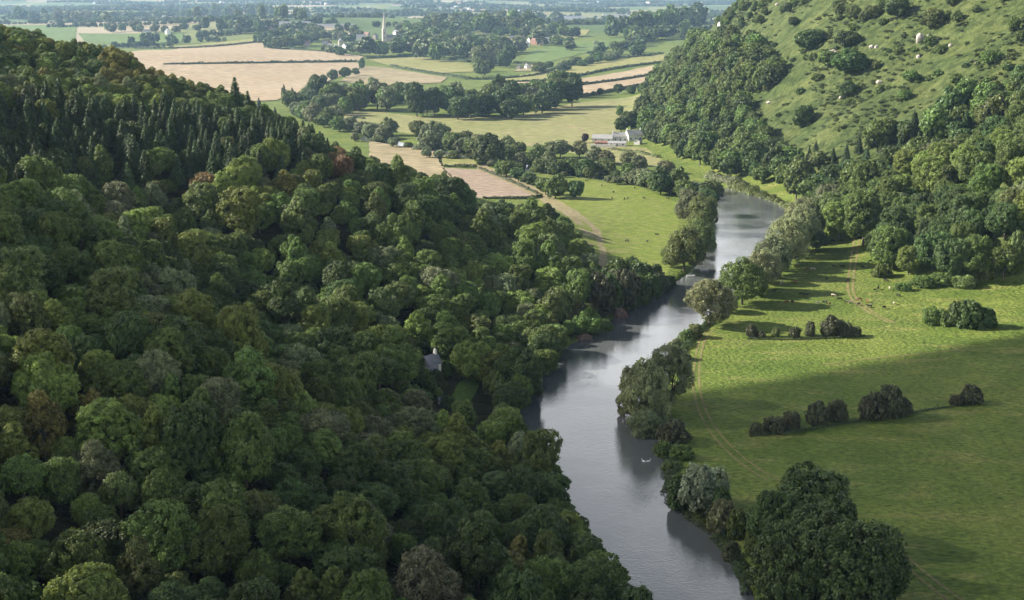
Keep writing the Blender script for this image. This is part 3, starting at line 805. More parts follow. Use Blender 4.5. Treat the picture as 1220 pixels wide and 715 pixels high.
# ------------------------------------------------------------------ single trees, riverside, field bushes (px of foot, py of foot, width px, height px)
def tree_at(px, py, w, hpx, tone, label, name='riverside_tree', cat='tree', group=None, shapes=None, parts=True, base_r=6.0, base_h=13.5, z_off=-.2):
    p = hit(px, py); m = mpp(p); sh = shapes or (BN if p[1] < 700 else BF)
    s = w * m / 2 / base_r; sz = hpx * m / base_h
    return plant(name, sh[int(RNG.random() * len(sh))], tone, (p[0], p[1], p[2] + z_off), (s, s, sz), label, cat, group, parts=parts)
GR = 'trees along the right river bank'
for px, py, w, h, t, lab in [
    (965,648,88,104,'dark green','broad dark tree at the back of the clump beside the lower river bend'),
    (926,668,66,92,'dark green','dark tree on the river side of the clump at the lower right'),
    (1010,742,120,140,'dark green','largest dark tree, nearest the camera in the lower right clump'),
    (945,735,92,130,'dark green','dark tree leaning over the water at the bottom of the frame'),
    (975,690,90,110,'dark green','dark tree in the middle of the lower right riverside clump'),
    (905,664,34,40,'mid green','small green tree at the left edge of the lower right clump')]:
    tree_at(px, py, w, h, t, lab, group='tree clump beside the lower river bend', shapes=DN)
for px, py, w, h, t, lab in [
    (772,498,54,88,'willow','tall grey green willow overhanging the middle of the river'),
    (800,478,46,66,'grey green','olive willow on the field side of the overhanging willow'),
    (770,512,36,36,'grey green','low rounded willow at the foot of the overhanging willow'),
    (755,492,40,66,'willow','slender willow leaning furthest out over the river'),
    (845,388,52,54,'willow','pale olive willow standing alone above the river bend'),
    (884,363,52,56,'mid green','dark rounded tree next to the pale willow on the right bank'),
    (905,347,44,52,'willow','olive willow second behind the dark rounded bank tree'),
    (920,330,42,52,'grey green','greyish willow in the middle of the right bank row'),
    (938,315,42,52,'willow','olive willow past the middle of the right bank row'),
    (952,300,40,50,'willow','tall olive willow near the far end of the right bank row'),
    (963,284,36,42,'grey green','greyish willow last but one in the right bank row'),
    (972,298,26,26,'dark green','small dark tree on the field side of the bank row'),
    (955,268,36,36,'willow','willow at the far end of the right bank row'),
    (895,352,34,34,'willow','low pale willow filling the gap beside the dark rounded bank tree'),
    (912,338,32,36,'willow','pale willow between two taller ones in the right bank row'),
    (929,322,34,40,'willow','pale feathery willow in the middle of the right bank row'),
    (945,306,34,38,'willow','pale willow below the tall olive one in the right bank row'),
    (960,290,32,34,'willow','small pale willow near the far end of the right bank row'),
    (866,372,26,26,'willow','small pale willow between the lone willow and the dark rounded tree')]:
    tree_at(px, py, w, h, t, lab, name='willow_tree', group=GR, shapes=WN)
for px, py, w, h, t, lab in [
    (815,322,46,54,'olive','big green willow on the left bank beside the cattle pasture'),
    (834,304,38,46,'olive','olive willow above the shaded water on the left bank'),
    (838,276,34,38,'olive','green willow at the left bank with the river narrowing beyond'),
    (824,266,36,38,'grey green','grey green willow at the pasture corner by the left bank'),
    (842,254,28,28,'dark green','dark willow overhanging the top of the left bank'),
    (800,318,22,24,'olive','low willow bush on the left bank by the bare earth')]:
    tree_at(px, py, w, h, t, lab, name='willow_tree', group='trees along the left river bank', shapes=WN)
# bushes along the left bank by the bend, right bank bushes
BUSH = 'bushes on the river banks'
def bush(px, py, w, h, tone, label, group=BUSH, name='bush', parts=True, shapes=None):
    if name == 'hawthorn_bush': w *= .88
    return tree_at(px, py, w, h, tone, label, name=name, cat='bush', group=group, shapes=shapes or SN, parts=parts, base_r=2.0, base_h=2.3 if (shapes or SN) is SN else 2.0, z_off=-.1)
for k, (px, py, w, h) in enumerate([(742,364,38,34),(758,357,36,32),(772,350,34,28),(786,343,28,22),(735,354,40,42),(752,346,34,30),(712,374,36,38),(724,368,34,36),(768,341,30,24),(690,394,28,28),(780,338,24,18),(798,337,18,13)]):
    bush(px, py, w, h, 'dark green' if k % 3 else 'hawthorn', f"dark bush on the shaded left bank below the pasture, {where(px, py - h/2)}")
for px, py, w, h, t, lab in [
    (803,526,36,20,'hawthorn','low dark bush on the right bank just below the willows'),
    (792,536,24,14,'mid green','small green bush right at the water below the willows'),
    (812,545,34,14,'mid green','low green bramble patch on the right bank by the swans'),
    (800,556,22,10,'olive','small olive bramble on the right bank edge'),
    (812,598,42,34,'dark green','dark green bush overhanging the river below the swans'),
    (838,604,52,40,'blossom','pale blossoming bush on the right river bank'),
    (858,612,30,28,'dark green','dark bush between the blossoming bush and the big clump'),
    (860,630,40,32,'willow','pale grey green bush at the water by the big clump'),
    (880,640,30,30,'mid green','green bush tucked against the big dark clump'),
    (872,660,24,22,'hawthorn','dark bush at the water below the big clump'),
    (828,402,20,16,'olive','small olive bush on the bank under the lone willow'),
    (806,412,22,16,'grey green','grey green bush on the bank between the willow groups'),
    (818,404,18,14,'mid green','small green bush on the bank above the willow group'),
    (812,428,24,10,'hawthorn','low dark bramble on the field edge by the willows'),
    (838,590,20,16,'mid green','small green bush behind the blossoming bush')]:
    bush(px, py, w, h, t, lab)
for px, py, w, h in [(896,401,17,13),(907,402,14,7),(924,401,13,10),(947,402,15,10),(965,400,16,15),(990,400,26,19),(1004,400,20,18),(1016,400,20,11)]:
    bush(px, py, w, h, 'hawthorn' if w > 13 else 'olive', f"small hawthorn in the sunlit field row, {where(px, py - h/2)}", 'hawthorns in the sunlit field row', 'hawthorn_bush')
for px, py, w, h in [(1110,386,22,16),(1124,387,22,18),(1140,388,30,22),(1156,390,38,28),(1174,389,30,20)]:
    bush(px, py, w, h, 'dark green' if w > 28 else 'mid green', f"rounded bush in the sunlit thicket at the right, {where(px, py - h/2)}", 'bushes of the sunlit thicket', 'bush')
for px, py, w, h in [(901,517,18,13),(921,515,30,18),(943,511,28,20),(973,505,34,24),(996,501,30,24),(1040,499,34,25),(1060,496,42,33),(1076,494,22,16),(1140,482,20,9),(1158,480,34,19)]:
    bush(px, py, w, h, 'hawthorn', f"dark hawthorn in the shaded field row, {where(px, py - h/2)}", 'hawthorns in the shaded field row', 'hawthorn_bush')
for px, py, w, h in [(1100,341,28,10),(1125,338,30,11),(1150,342,28,13),(1170,333,26,26),(1210,310,24,30),(1075,346,20,9),(1050,330,22,12)]:
    bush(px, py, w, h, 'olive' if h > 12 else 'mid green', f"bush at the foot of the right hillside wood, {where(px, py - h/2)}", 'bushes at the foot of the right wood')
# hillside trees and scrub
for px, py, w, h, t in [(957,150,26,28,'dark green'),(967,58,36,26,'dark green'),(1010,56,30,22,'dark green'),(1012,86,40,26,'dark green'),(988,78,26,20,'mid green'),(946,30,15,11,'dark green'),(1009,114,19,17,'dark green'),(1086,97,22,16,'mid green'),(1049,110,12,10,'mid green'),(1078,117,15,13,'mid green'),(905,84,34,26,'dark green'),(926,90,30,22,'mid green'),(975,95,16,10,'mid green'),(1110,34,30,24,'olive'),(1070,22,30,26,'dark green'),(1040,20,22,16,'olive'),(917,100,18,12,'mid green'),(1140,100,18,14,'mid green'),(1180,75,22,18,'mid green'),(1120,62,16,11,'olive')]:
    tree_at(px, py, w, h, t, f"{t} tree on the open right hillside, {where(px, py - h/2)}", name='hillside_tree', group='scattered trees on the open right hillside', shapes=BF, base_h=12.5, z_off=-1.2)
HILLP = [(880,110),(905,96),(940,92),(935,72),(905,45),(1000,25),(1075,35),(1220,60),(1220,80),(1110,130),(1040,148),(960,165),(905,140)]
k = 0; sx = []
r2 = np.random.default_rng(5)
while k < 70:
    px, py = 880 + 340 * r2.random(), 25 + 145 * r2.random()
    if not inside(HILLP, np.array([px]), np.array([py]))[0]: continue
    w = 5 + 9 * r2.random() ** 2
    if vnoise(px / 22 + 3, py / 12) < .45: continue
    bush(px, py, w, w * .5, ['mid green', 'dark green', 'olive', 'olive'][k % 4], f"small scrub bush on the open right hillside, {where(px, py)}", 'scrub bushes on the open right hillside', parts=False, shapes=SF); k += 1
src0 = obj('bracken_clump', crown_mesh('scrub0', 'bracken')); p0 = hit(1030, 120); src0.location = p0; src0.scale = (.8, .8, .5); tag(src0, 'knee high bracken clump in the middle of the open right hillside', 'bracken')
pts, sc, pi = [], [], []
BX, BY = 110 + 420 * r2.random(40000), 580 + 850 * r2.random(40000)
bk = (BX - np.interp(BY, _ry, _rx) > 25) & (r2.random(40000) < .06 + 1.5 * np.clip(fbm(BX / 26, BY / 40, 3) - .42, 0, 1) * 2.2)
BX, BY = BX[bk], BY[bk]; BZ = height(BX, BY, carve=False); bpx, bpy_, bd = proj(BX, BY, BZ)
bk = (bpx > 860) & (bpx < 1260) & (bpy_ > -20) & (bpy_ < 180) & ~inside(WOODR, bpx, bpy_)
for x, y, z in list(zip(BX[bk], BY[bk], BZ[bk]))[:4500]:
    s = .3 + .75 * r2.random() ** 2; pts.append((x, y, z - .3)); sc.append((s * 1.3, s, s * .55)); pi.append(0)
scatter_stuff('bracken', pts, sc, pi, [src0], 'patchy bracken and bramble over the open right hillside')
for px, py, w, h in [(1096,49,9,11),(993,66,12,8),(1038,57,6,4),(1044,57,5,4),(1094,69,5,5),(1048,99,8,4),(1003,117,7,4),(913,107,5,3),(916,123,6,3),(1106,43,4,3),(1133,55,6,4),(1164,76,6,3),(926,6,5,3)]:
    p = hit(px, py); m = mpp(p); bm = bmesh.new(); bmesh.ops.create_icosphere(bm, subdivisions=3, radius=1)
    sd = RNG.random() * 50
    for v in bm.verts:
        n = 1 + .5 * (vnoise(v.co.x * 1.3 + sd, v.co.y * 1.3 + v.co.z) - .5) + .25 * (vnoise(v.co.x * 4 + sd, v.co.z * 4) - .5)
        v.co = Vector((v.co.x * n * w * m / 2, v.co.y * n * w * m / 2 * .8, v.co.z * n * h * m / 1.7 + h * m * .22))
    o = obj('limestone_boulder', bm_mesh('limestone_boulder', bm, M['lime'])); o.location = p
    tag(o, f"pale limestone boulder on the right hillside, {where(px, py - h/2)}", 'boulder', 'limestone boulders on the right hillside')
for px, py, w, h, lab in [(739,377,19,11,'rounded red sandstone boulder at the left water edge below the pasture'), (696,404,22,7,'low flat red sandstone slab at the left water edge in shade')]:
    q = flat(px, py, WZ); m = mpp((q[0], q[1], 0)); bm = bmesh.new(); bmesh.ops.create_icosphere(bm, subdivisions=4, radius=1)
    for v in bm.verts:
        n = 1 + .35 * (vnoise(v.co.x * 1.6 + px, v.co.y * 1.6 + v.co.z) - .5) + .2 * (vnoise(v.co.x * 5 + 9, v.co.z * 6) - .5)
        v.co = Vector((v.co.x * n * w * m / 2, v.co.y * n * w * m / 2 * .8, v.co.z * n * h * m * .75 + h * m * .2))
    o = obj('sandstone_boulder', bm_mesh('sandstone_boulder', bm, M['sand'])); o.location = (q[0], q[1], WZ); tag(o, lab, 'boulder')

# ------------------------------------------------------------------ valley and farmland trees
def rowtrees(line, n, wr, hr, tones, name, labelf, group, spread=(4, 2), parts=None):
    line = np.array(line, float)
    L = np.concatenate([[0], np.cumsum(np.hypot(*np.diff(line, axis=0).T))])
    for k in range(n):
        t = L[-1] * (k + .5 + RNG.normal() * .25) / n
        px = np.interp(t, L, line[:, 0]) + RNG.normal() * spread[0] * .5; py = np.interp(t, L, line[:, 1]) + RNG.normal() * spread[1] * .5
        w = wr[0] + (wr[1] - wr[0]) * RNG.random(); h = hr[0] + (hr[1] - hr[0]) * RNG.random(); tone = tones[int(RNG.random() * len(tones))]
        p = hit(px, py); d = p[1]; pa = d < 1500 if parts is None else parts
        sh = BF if d < 2200 else BD
        lab = f"{tone} tree {labelf}, {where(px, py - h / 2)}"
        if len(lab.split()) > 16: lab = lab.replace(' the photo', '')
        tree_at(px, py, w, h, tone, lab, name=name, group=group, shapes=sh, parts=pa, base_h=13.0 if sh is BF else 12.0)
MT = ['dark green', 'mid green', 'mid green', 'grey green', 'olive']
rowtrees([(400,152),(440,160),(470,163)], 6, (16, 24), (16, 24), MT, 'valley_tree', 'in the valley tree line', 'trees of the valley tree line', (6, 5))
rowtrees([(500,170),(560,184),(600,192),(640,200),(690,206),(740,213),(790,222)], 30, (17, 30), (15, 27), MT, 'valley_tree', 'in the valley tree line', 'trees of the valley tree line', (6, 6))
rowtrees([(485,160),(560,172),(640,186),(720,196),(790,206)], 16, (16, 24), (13, 22), ['grey green', 'willow', 'olive'], 'valley_tree', 'in the valley tree line', 'trees of the valley tree line', (6, 4))
rowtrees([(420,165),(500,178),(580,193),(660,208),(740,216),(800,226)], 26, (9, 17), (7, 13), ['grey green', 'willow', 'olive'], 'valley_tree', 'in the valley tree line', 'trees of the valley tree line', (6, 7))
rowtrees([(770,224),(800,232),(815,236),(850,226)], 9, (20, 28), (16, 22), ['grey green', 'olive', 'mid green'], 'valley_tree', 'by the hidden river bend', 'trees by the hidden river bend', (4, 3))
rowtrees([(590,206),(620,216),(650,227)], 6, (16, 24), (14, 20), ['dark green', 'mid green'], 'valley_tree', 'in the row by the dirt track', 'trees by the dirt track', (4, 2))
for px, py, w, h, t, lab in [(584,196,34,38,'dark green','tall dark tree rising from the valley tree line above the bare field'), (686,237,22,24,'dark green','dark rounded tree at the top of the cattle pasture'), (662,236,26,26,'mid green','rounded green tree at the corner of the cattle pasture'), (650,232,20,20,'mid green','smaller green tree at the corner of the cattle pasture'), (515,176,30,32,'grey green','pale grey green tree in the valley tree line'),
    (787,232,26,30,'dark green','dark tree at the right end of the valley tree line'), (806,228,26,26,'mid green','green tree beside the river bend in the valley'), (697,170,9,12,'purple','small dark tree against the white barn end wall'), (752,156,26,26,'dark green','dark tree rising behind the farmhouse roofs'), (738,140,10,14,'mid green','small tree in the pasture behind the farm'),(740,158,16,18,'dark green','dark tree just left behind the farm roofs')]:
    tree_at(px, py, w, h, t, lab, name='valley_tree', group='single valley trees', shapes=BF, base_h=13.0)
# the belt of trees across the middle distance
belt = ['dark green', 'dark green', 'mid green', 'grey green']
rowtrees([(366,128),(420,133),(470,131)], 9, (22, 32), (26, 34), ['mid green', 'grey green', 'dark green'], 'copse_tree', 'in the belt across the valley', 'trees of the belt across the valley', (8, 3), True)
rowtrees([(400,126),(450,122),(500,124)], 6, (22, 30), (26, 32), MT, 'copse_tree', 'in the belt across the valley', 'trees of the belt across the valley', (8, 3), True)
rowtrees([(490,138),(540,140),(605,139),(650,133),(685,123)], 17, (22, 32), (24, 37), belt, 'copse_tree', 'in the belt across the valley', 'trees of the belt across the valley', (6, 3), True)
rowtrees([(530,130),(590,132),(640,124),(675,116)], 10, (22, 32), (25, 37), belt, 'copse_tree', 'in the belt across the valley', 'trees of the belt across the valley', (6, 3), True)
for px, py, w, h in [(737,112,12,13),(752,112,10,11),(715,113,8,8),(764,110,9,9),(707,114,5,6)]:
    tree_at(px, py, w, h, 'dark green', f"small dark tree on the stubble field edge, {where(px, py - h/2)}", name='hedgerow_tree', group='trees on the stubble field edge', shapes=BF, base_h=13)
for px, py, w, h in [(374,104,13,14),(385,101,10,12),(397,97,13,14),(411,93,15,14),(424,90,10,9),(431,82,7,12)]:
    tree_at(px, py, w, h, 'dark green', f"dark round tree along the pale stubble edge, {where(px, py - h/2)}", name='hedgerow_tree', group='trees along the pale stubble edge', shapes=BF, base_h=13)
vil = ['dark green', 'mid green', 'dark green', 'grey green', 'olive']
def vtrees(line, n, w, h, where_txt='around the far village', grp='trees around the far village', tones=vil, sp=(6, 3), name='village_tree'):
    rowtrees(line, n, w, h, tones, name, where_txt, grp, sp)
vtrees([(318,58),(350,57),(375,50)], 8, (12, 19), (10, 17))
vtrees([(330,44),(400,46),(440,44)], 8, (9, 14), (7, 11))
vtrees([(425,68),(440,67),(475,66),(500,66)], 8, (14, 22), (14, 22))
vtrees([(478,51),(500,52),(520,54),(560,56)], 12, (12, 20), (11, 18))
vtrees([(500,68),(540,72),(575,76),(612,76)], 13, (16, 24), (16, 24))
vtrees([(540,62),(580,64),(620,62)], 9, (14, 22), (14, 20))
vtrees([(550,44),(590,34),(620,36),(650,46)], 13, (14, 24), (13, 22))
vtrees([(640,52),(665,54),(685,62)], 6, (11, 16), (9, 15))
vtrees([(565,86),(585,86)], 3, (14, 18), (14, 18))
vtrees([(645,84),(690,78),(730,70),(760,62)], 16, (11, 18), (7, 12), 'in the hedgerow below the green field', 'trees in the hedgerow below the green field', name='hedgerow_tree')
vtrees([(700,66),(730,60),(775,56)], 9, (10, 16), (8, 13), 'in the hedgerow below the green field', 'trees in the hedgerow below the green field', name='hedgerow_tree')
vtrees([(735,44),(755,42),(785,38),(815,34),(838,34)], 14, (15, 24), (18, 28), 'in the copse by the right hill end', 'trees of the copse by the right hill end', ['dark green', 'dark green', 'mid green'], name='copse_tree')
vtrees([(745,52),(770,50),(790,46),(820,44)], 9, (14, 20), (14, 20), 'in the copse by the right hill end', 'trees of the copse by the right hill end', ['dark green', 'mid green'], name='copse_tree')
tree_at(679,57,11,14,'dark green','lone round dark tree at the edge of the rich green field',name='field_tree',shapes=BF,base_h=13)
tree_at(452,66,16,15,'purple','purple leaved tree below the church spire',name='field_tree',shapes=BF,base_h=13)
vtrees([(225,22),(260,21),(300,22),(345,22),(365,24)], 24, (8, 13), (11, 17), 'in the plantation on the far ridge', 'trees of the far ridge plantation', ['olive', 'mid green', 'olive'], name='plantation_tree')
vtrees([(250,36),(275,38),(300,36),(330,38)], 14, (8, 12), (10, 16), 'in the wood below the far ridge', 'trees of the wood below the far ridge', ['dark green', 'grey green'], name='plantation_tree')
vtrees([(20,24),(60,26),(100,27),(128,28)], 17, (8, 13), (9, 15), 'in the far tree line at upper left', 'trees of the far tree line at upper left', ['dark green', 'grey green', 'mid green'], name='hedgerow_tree')
vtrees([(120,36),(160,38),(210,38),(240,36)], 15, (7, 11), (6, 9), 'in the far hedge at upper left', 'trees of the far hedge at upper left', ['dark green', 'grey green'], name='hedgerow_tree')
vtrees([(150,52),(165,54),(185,52),(205,52),(225,50)], 8, (7, 13), (7, 14), 'above the pale stubble field', 'trees above the pale stubble field', ['dark green'], name='hedgerow_tree')
vtrees([(300,50),(330,48),(370,44),(420,52)], 14, (9, 15), (9, 14))
vtrees([(380,62),(410,65),(430,62)], 6, (8, 13), (7, 11))
vtrees([(480,44),(505,46),(540,48)], 12, (12, 18), (10, 16))
vtrees([(480,60),(520,64),(560,68)], 9, (13, 19), (12, 18))
vtrees([(590,44),(620,44),(650,42),(690,46)], 10, (11, 17), (9, 14))
rowtrees([(348,136),(375,146),(402,152)], 8, (17, 25), (18, 26), ['grey green', 'mid green', 'willow'], 'copse_tree', 'left of the belt across the valley', 'trees of the belt across the valley', (8, 5), True)
rowtrees([(356,130),(385,134),(410,138)], 6, (16, 24), (18, 26), ['grey green', 'mid green', 'dark green'], 'copse_tree', 'left of the belt across the valley', 'trees of the belt across the valley', (8, 5), True)
vtrees([(500,30),(560,28),(610,27),(660,30)], 16, (10, 16), (8, 13))
vtrees([(475,38),(540,38),(600,37),(640,38)], 16, (11, 17), (10, 15))
vtrees([(300,38),(360,38),(430,38)], 10, (8, 13), (7, 10))
vtrees([(508,60),(560,58),(600,58)], 8, (13, 19), (12, 17))
# Lombardy poplars beyond the left ridge
for k in range(10):
    px = 337 + k * 2.3 + RNG.normal() * .5; p = hit(px, 126 + k * .6); m = mpp(p)
    plant('poplar_tree', BF[k % 4], 'grey green', (p[0], p[1], p[2] - .5), (4.2 * m / 12, 4.2 * m / 12, (20 + 5 * RNG.random()) * m / 13.5), f"slim poplar beyond the left ridge, {where(px, 114)}", 'tree', 'row of slim poplars beyond the left ridge')

# far countryside: tree belts and woods that read as one mass
r3 = np.random.default_rng(21); pts, sc, pi = [], [], []
def fx(a, b): return a + (b - a) * r3.random()
for _ in range(210):        # lines of trees
    y0 = 2700 + 7300 * r3.random() ** .8; x0 = fx(-.42, .42) * y0; L = fx(120, 620); a = r3.normal() * .28
    n = int(L / 9)
    for k in range(n):
        t = (k / n - .5) * L; x = x0 + math.cos(a) * t + r3.normal() * 3; y = y0 + math.sin(a) * t + r3.normal() * 4
        s = fx(.45, 1.15); pts.append((x, y, 0)); sc.append((s * 1.15, s * 1.15, s)); pi.append(int(r3.random() * 4))
for _ in range(46):         # copses
    y0 = 2800 + 7000 * r3.random(); x0 = fx(-.42, .42) * y0; A, B = fx(60, 330), fx(40, 140)
    for k in range(int(A * B / 130)):
        x, y = x0 + r3.normal() * A * .5, y0 + r3.normal() * B * .5; s = fx(.7, 1.4); pts.append((x, y, 0)); sc.append((s, s, s)); pi.append(int(r3.random() * 4))
pts = np.array(pts); pts[:, 2] = height(pts[:, 0], pts[:, 1], carve=False) - .5; pts = pts.tolist(); keep = []
KOUT = [[(60,40),(226,38),(225,52),(100,52)],[(150,60),(310,46),(440,66),(530,90),(400,110),(250,100)],[(615,75),(634,58),(750,44),(690,68)],[(634,28),(708,34),(700,44),(650,44)],[(590,98),(790,64),(790,110)],[(750,14),(806,14),(802,22),(750,24)]]
for i, p in enumerate(pts):
    px, py, d = proj(*p)
    if any(inside(K, np.array([px]), np.array([py]))[0] for K in KOUT): continue
    keep.append(i)
pts = [pts[i] for i in keep]; sc = [sc[i] for i in keep]; pi = [pi[i] for i in keep]
tsrc = []
for k, tone in enumerate(['dark green', 'mid green', 'grey green', 'dark green']):
    px, py = [(520, 20), (600, 16), (420, 14), (690, 14)][k]; p = hit(px, py)
    o = obj('field_tree', crown_mesh(BD[k % 2], tone)); o.location = p; tag(o, f"{tone} tree standing in the hazy far plain, {where(px, py)}", 'tree', 'lone trees of the hazy far plain'); tsrc.append(o)
scatter_stuff('distant_woodland', pts, sc, pi, tsrc, 'hazy far woods and hedgerow trees of the plain')

# ------------------------------------------------------------------ hedges (each one thing)
def hedge(line, hgt, wid, label, tone='hedge', leaf=None, name='hedge', px_line=True):
    L = densify([hit(*p)[:2] for p in line], 4.0); d = float(np.mean(L[:, 1])); leaf = leaf or max(.22, d / F * .8)
    seg = np.linalg.norm(np.diff(L, axis=0), axis=1); tot = seg.sum(); n = int(min(9000, max(80, tot * (hgt * 2 + wid) / (leaf * leaf) * .9)))
    cs = np.concatenate([[0], np.cumsum(seg)]); t = RNG.random(n) * tot
    x = np.interp(t, cs, L[:, 0]); y = np.interp(t, cs, L[:, 1])
    T = np.gradient(L, axis=0); T /= np.linalg.norm(T, axis=1)[:, None]; tx_ = np.interp(t, cs, T[:, 0]); ty_ = np.interp(t, cs, T[:, 1])
    a = RNG.random(n) * math.pi; lump = .65 + .7 * vnoise(t / 4.0 + d, np.zeros(n) + d)
    r = (.8 + .25 * RNG.random(n)) * lump
    u = np.cos(a) * wid / 2 * r; w = np.sin(a) * hgt * r
    X = x + ty_ * u; Y = y - tx_ * u; Z = height(X, Y) + w
    base = np.array([x.mean(), y.mean(), h1(x.mean(), y.mean())])
    cen = np.stack([X, Y, Z], -1) - base
    nor = np.stack([ty_ * np.cos(a), -tx_ * np.cos(a), np.sin(a) + .2], -1) + RNG.normal(size=(n, 3)) * .35
    s = leaf * (.6 + .6 * RNG.random(n)); V, Q = quads_from(cen, nor, s, s * .8, RNG)
    o = obj(name, mesh_np('hedge', V, Q, LEAF[tone], np.repeat(np.clip(.5 + .25 * (lump - 1) + RNG.normal(size=n) * .12, 0, 1), 4)), None, base)
    return tag(o, label, 'hedge', 'field hedges')
hedge([(195,77.5),(300,75.8),(425,73.6)], 3, 4, 'long dark hedge dividing the two pale stubble fields')
hedge([(160,58),(230,57.6),(312,50.2)], 3, 4, 'dark hedge under the thin green strip above the stubble')
hedge([(315,57),(370,61),(432,67.5)], 3, 4, 'hedge along the upper right edge of the pale stubble')
hedge([(555,93),(588,93),(640,87),(672,78),(723,72),(790,64.5)], 3, 4, 'hedge along the top of the striped fields')
hedge([(590,97.8),(655,95.2),(672,94),(723,84),(790,74.5)], 3, 4, 'hedge between the yellow and upper tan striped fields')
hedge([(640,107),(689,102),(740,95),(787,87)], 3, 4, 'hedge between the two tan striped fields')
hedge([(684,117),(720,111),(776,99.5)], 3, 4, 'hedge under the lowest tan striped field')
hedge([(465,79),(530,87.5),(560,93)], 3, 4, 'hedge above the dry field left of the striped fields')
hedge([(436,70),(500,67.5),(560,73.5)], 3, 4, 'hedge above the yellow field below the village')
hedge([(529,199),(568,199.5)], 1.8, 2.2, 'short dark hedge above the bare pink field')
hedge([(572,201.5),(605,215),(640,231)], 1.4, 1.8, 'scrubby hedge along the right edge of the bare field', tone='hawthorn')
hedge([(575,237),(629,237),(645,234)], 1.6, 2, 'dark hedge under the bare pink field')
hedge([(613,74.5),(637,77),(652,76)], 3, 4, 'hedge below the rich green field')
hedge([(700,64),(744,53),(780,50)], 3, 4, 'hedge on the right of the rich green field')
hedge([(1085,493),(1110,488),(1135,485)], .5, .8, 'low straggling hedge between dark hawthorns in the shaded field')
hedge([(893,520),(940,516),(1000,506),(1040,501)], .6, 1.0, 'low undergrowth along the foot of the shaded hawthorn row')
hedge([(890,404),(940,405),(1000,403),(1030,401)], .5, 1.0, 'low undergrowth along the foot of the sunlit hawthorn row')
hedge([(405,146),(422,141),(434,142)], 1.6, 3, 'dark scrub hedge at the left of the pale pasture')
hedge([(725,178),(760,182),(785,188)], 1.5, 3, 'pale scrubby hedge in front of the farm', tone='olive')
hedge([(870,221),(895,228),(925,237),(950,248)], 4, 6, 'pale bushy growth along the far bank of the river', tone='olive', leaf=.5)
hedge([(845,212),(870,218),(885,223)], 4, 7, 'pale bushy growth on the far bank left of the hillside wood', tone='grey green', leaf=.5)
for k, ln in enumerate([[(790,582),(797,560),(789,530)],[(787,520),(784,500),(792,465)],[(808,420),(830,396),(850,376)],[(848,630),(815,606),(793,590)],[(892,702),(872,660),(850,634)]]):
    L0 = ln; hedge(L0, 1.7, 4.2, ['rough bank growth on the right bank beside the swans','rough bank growth under the overhanging willows','rough bank growth below the lone pale willow','rough bank growth under the blossoming bush','rough bank growth under the big dark clump'][k], tone='hedge', leaf=.25, name='bank_growth')

# ------------------------------------------------------------------ buildings
def boxm(bm, x0, x1, y0, y1, z0, z1):
    v = [bm.verts.new(p) for p in [(x0,y0,z0),(x1,y0,z0),(x1,y1,z0),(x0,y1,z0),(x0,y0,z1),(x1,y0,z1),(x1,y1,z1),(x0,y1,z1)]]
    for f in ((0,3,2,1),(4,5,6,7),(0,1,5,4),(1,2,6,5),(2,3,7,6),(3,0,4,7)): bm.faces.new([v[i] for i in f])
def house(name, label, cat, loc, rz, L, W, H, RHt, wall, roof, chim=1, wins=3, group=None, door=True, parts=True):
    """gabled house, ridge along local x"""
    e = thing(name, label, cat, loc, rz, 1, group)
    bm = bmesh.new()
    P = [(-L/2,-W/2,-1.5),(L/2,-W/2,-1.5),(L/2,W/2,-1.5),(-L/2,W/2,-1.5),(-L/2,-W/2,H),(L/2,-W/2,H),(L/2,W/2,H),(-L/2,W/2,H),(-L/2,0,H+RHt),(L/2,0,H+RHt)]
    v = [bm.verts.new(p) for p in P]
    for f in ((0,1,5,4),(2,3,7,6),(1,2,6,9,5),(3,0,4,8,7),(3,2,1,0),(4,5,9,8),(6,7,8,9)): bm.faces.new([v[i] for i in f])
    obj('wall', bm_mesh('wall', bm, M[wall]), e)
    bm = bmesh.new(); ov = .35; t = .22; k = RHt / (W / 2)
    for s in (-1, 1):
        a = [(-L/2-ov, 0, H+RHt+.03), (L/2+ov, 0, H+RHt+.03), (L/2+ov, s*(W/2+ov), H-k*ov+.03), (-L/2-ov, s*(W/2+ov), H-k*ov+.03)]
        lo = [bm.verts.new(p) for p in a]; hi = [bm.verts.new((p[0], p[1], p[2] + t)) for p in a]
        bm.faces.new(lo); bm.faces.new(hi)
        for i in range(4): bm.faces.new((lo[i], lo[(i+1) % 4], hi[(i+1) % 4], hi[i]))
    rf = obj('roof', bm_mesh('roof', bm, M[roof]), e)
    for c in range(chim):
        bm = bmesh.new(); x = (L/2-.6) * (1 if c == 0 else -1); boxm(bm, x-.4, x+.4, -.35, .35, H+RHt*.6, H+RHt+1.3); boxm(bm, x-.2, x+.2, -.18, .18, H+RHt+1.3, H+RHt+1.7)
        obj('chimney', bm_mesh('chimney', bm, M['brick' if wall == 'brick' else wall]), rf)
    if not parts: return e
    for i in range(wins):
        for z in ([1.0, 3.5] if H > 4.5 else [1.0]):
            for s in (-1, 1):
                x = -L/2 + L * (i + .5) / wins
                if door and z == 1.0 and i == wins // 2: continue
                bm = bmesh.new(); y = s * (W/2 + .02); boxm(bm, x-.5, x+.5, y-.03, y+.03, z, z+1.2)
                w_ = obj('window', bm_mesh('window', bm, M['glass']), e)
                bm = bmesh.new(); boxm(bm, x-.6, x+.6, y-.06+s*.04, y+.06+s*.04, z-.16, z-.02); obj('sill', bm_mesh('sill', bm, M['stone']), w_)
    if door:
        bm = bmesh.new(); boxm(bm, -.5, .5, -W/2-.06, -W/2+.02, 0, 2.1); obj('door', bm_mesh('door', bm, M['door']), e)
    return e
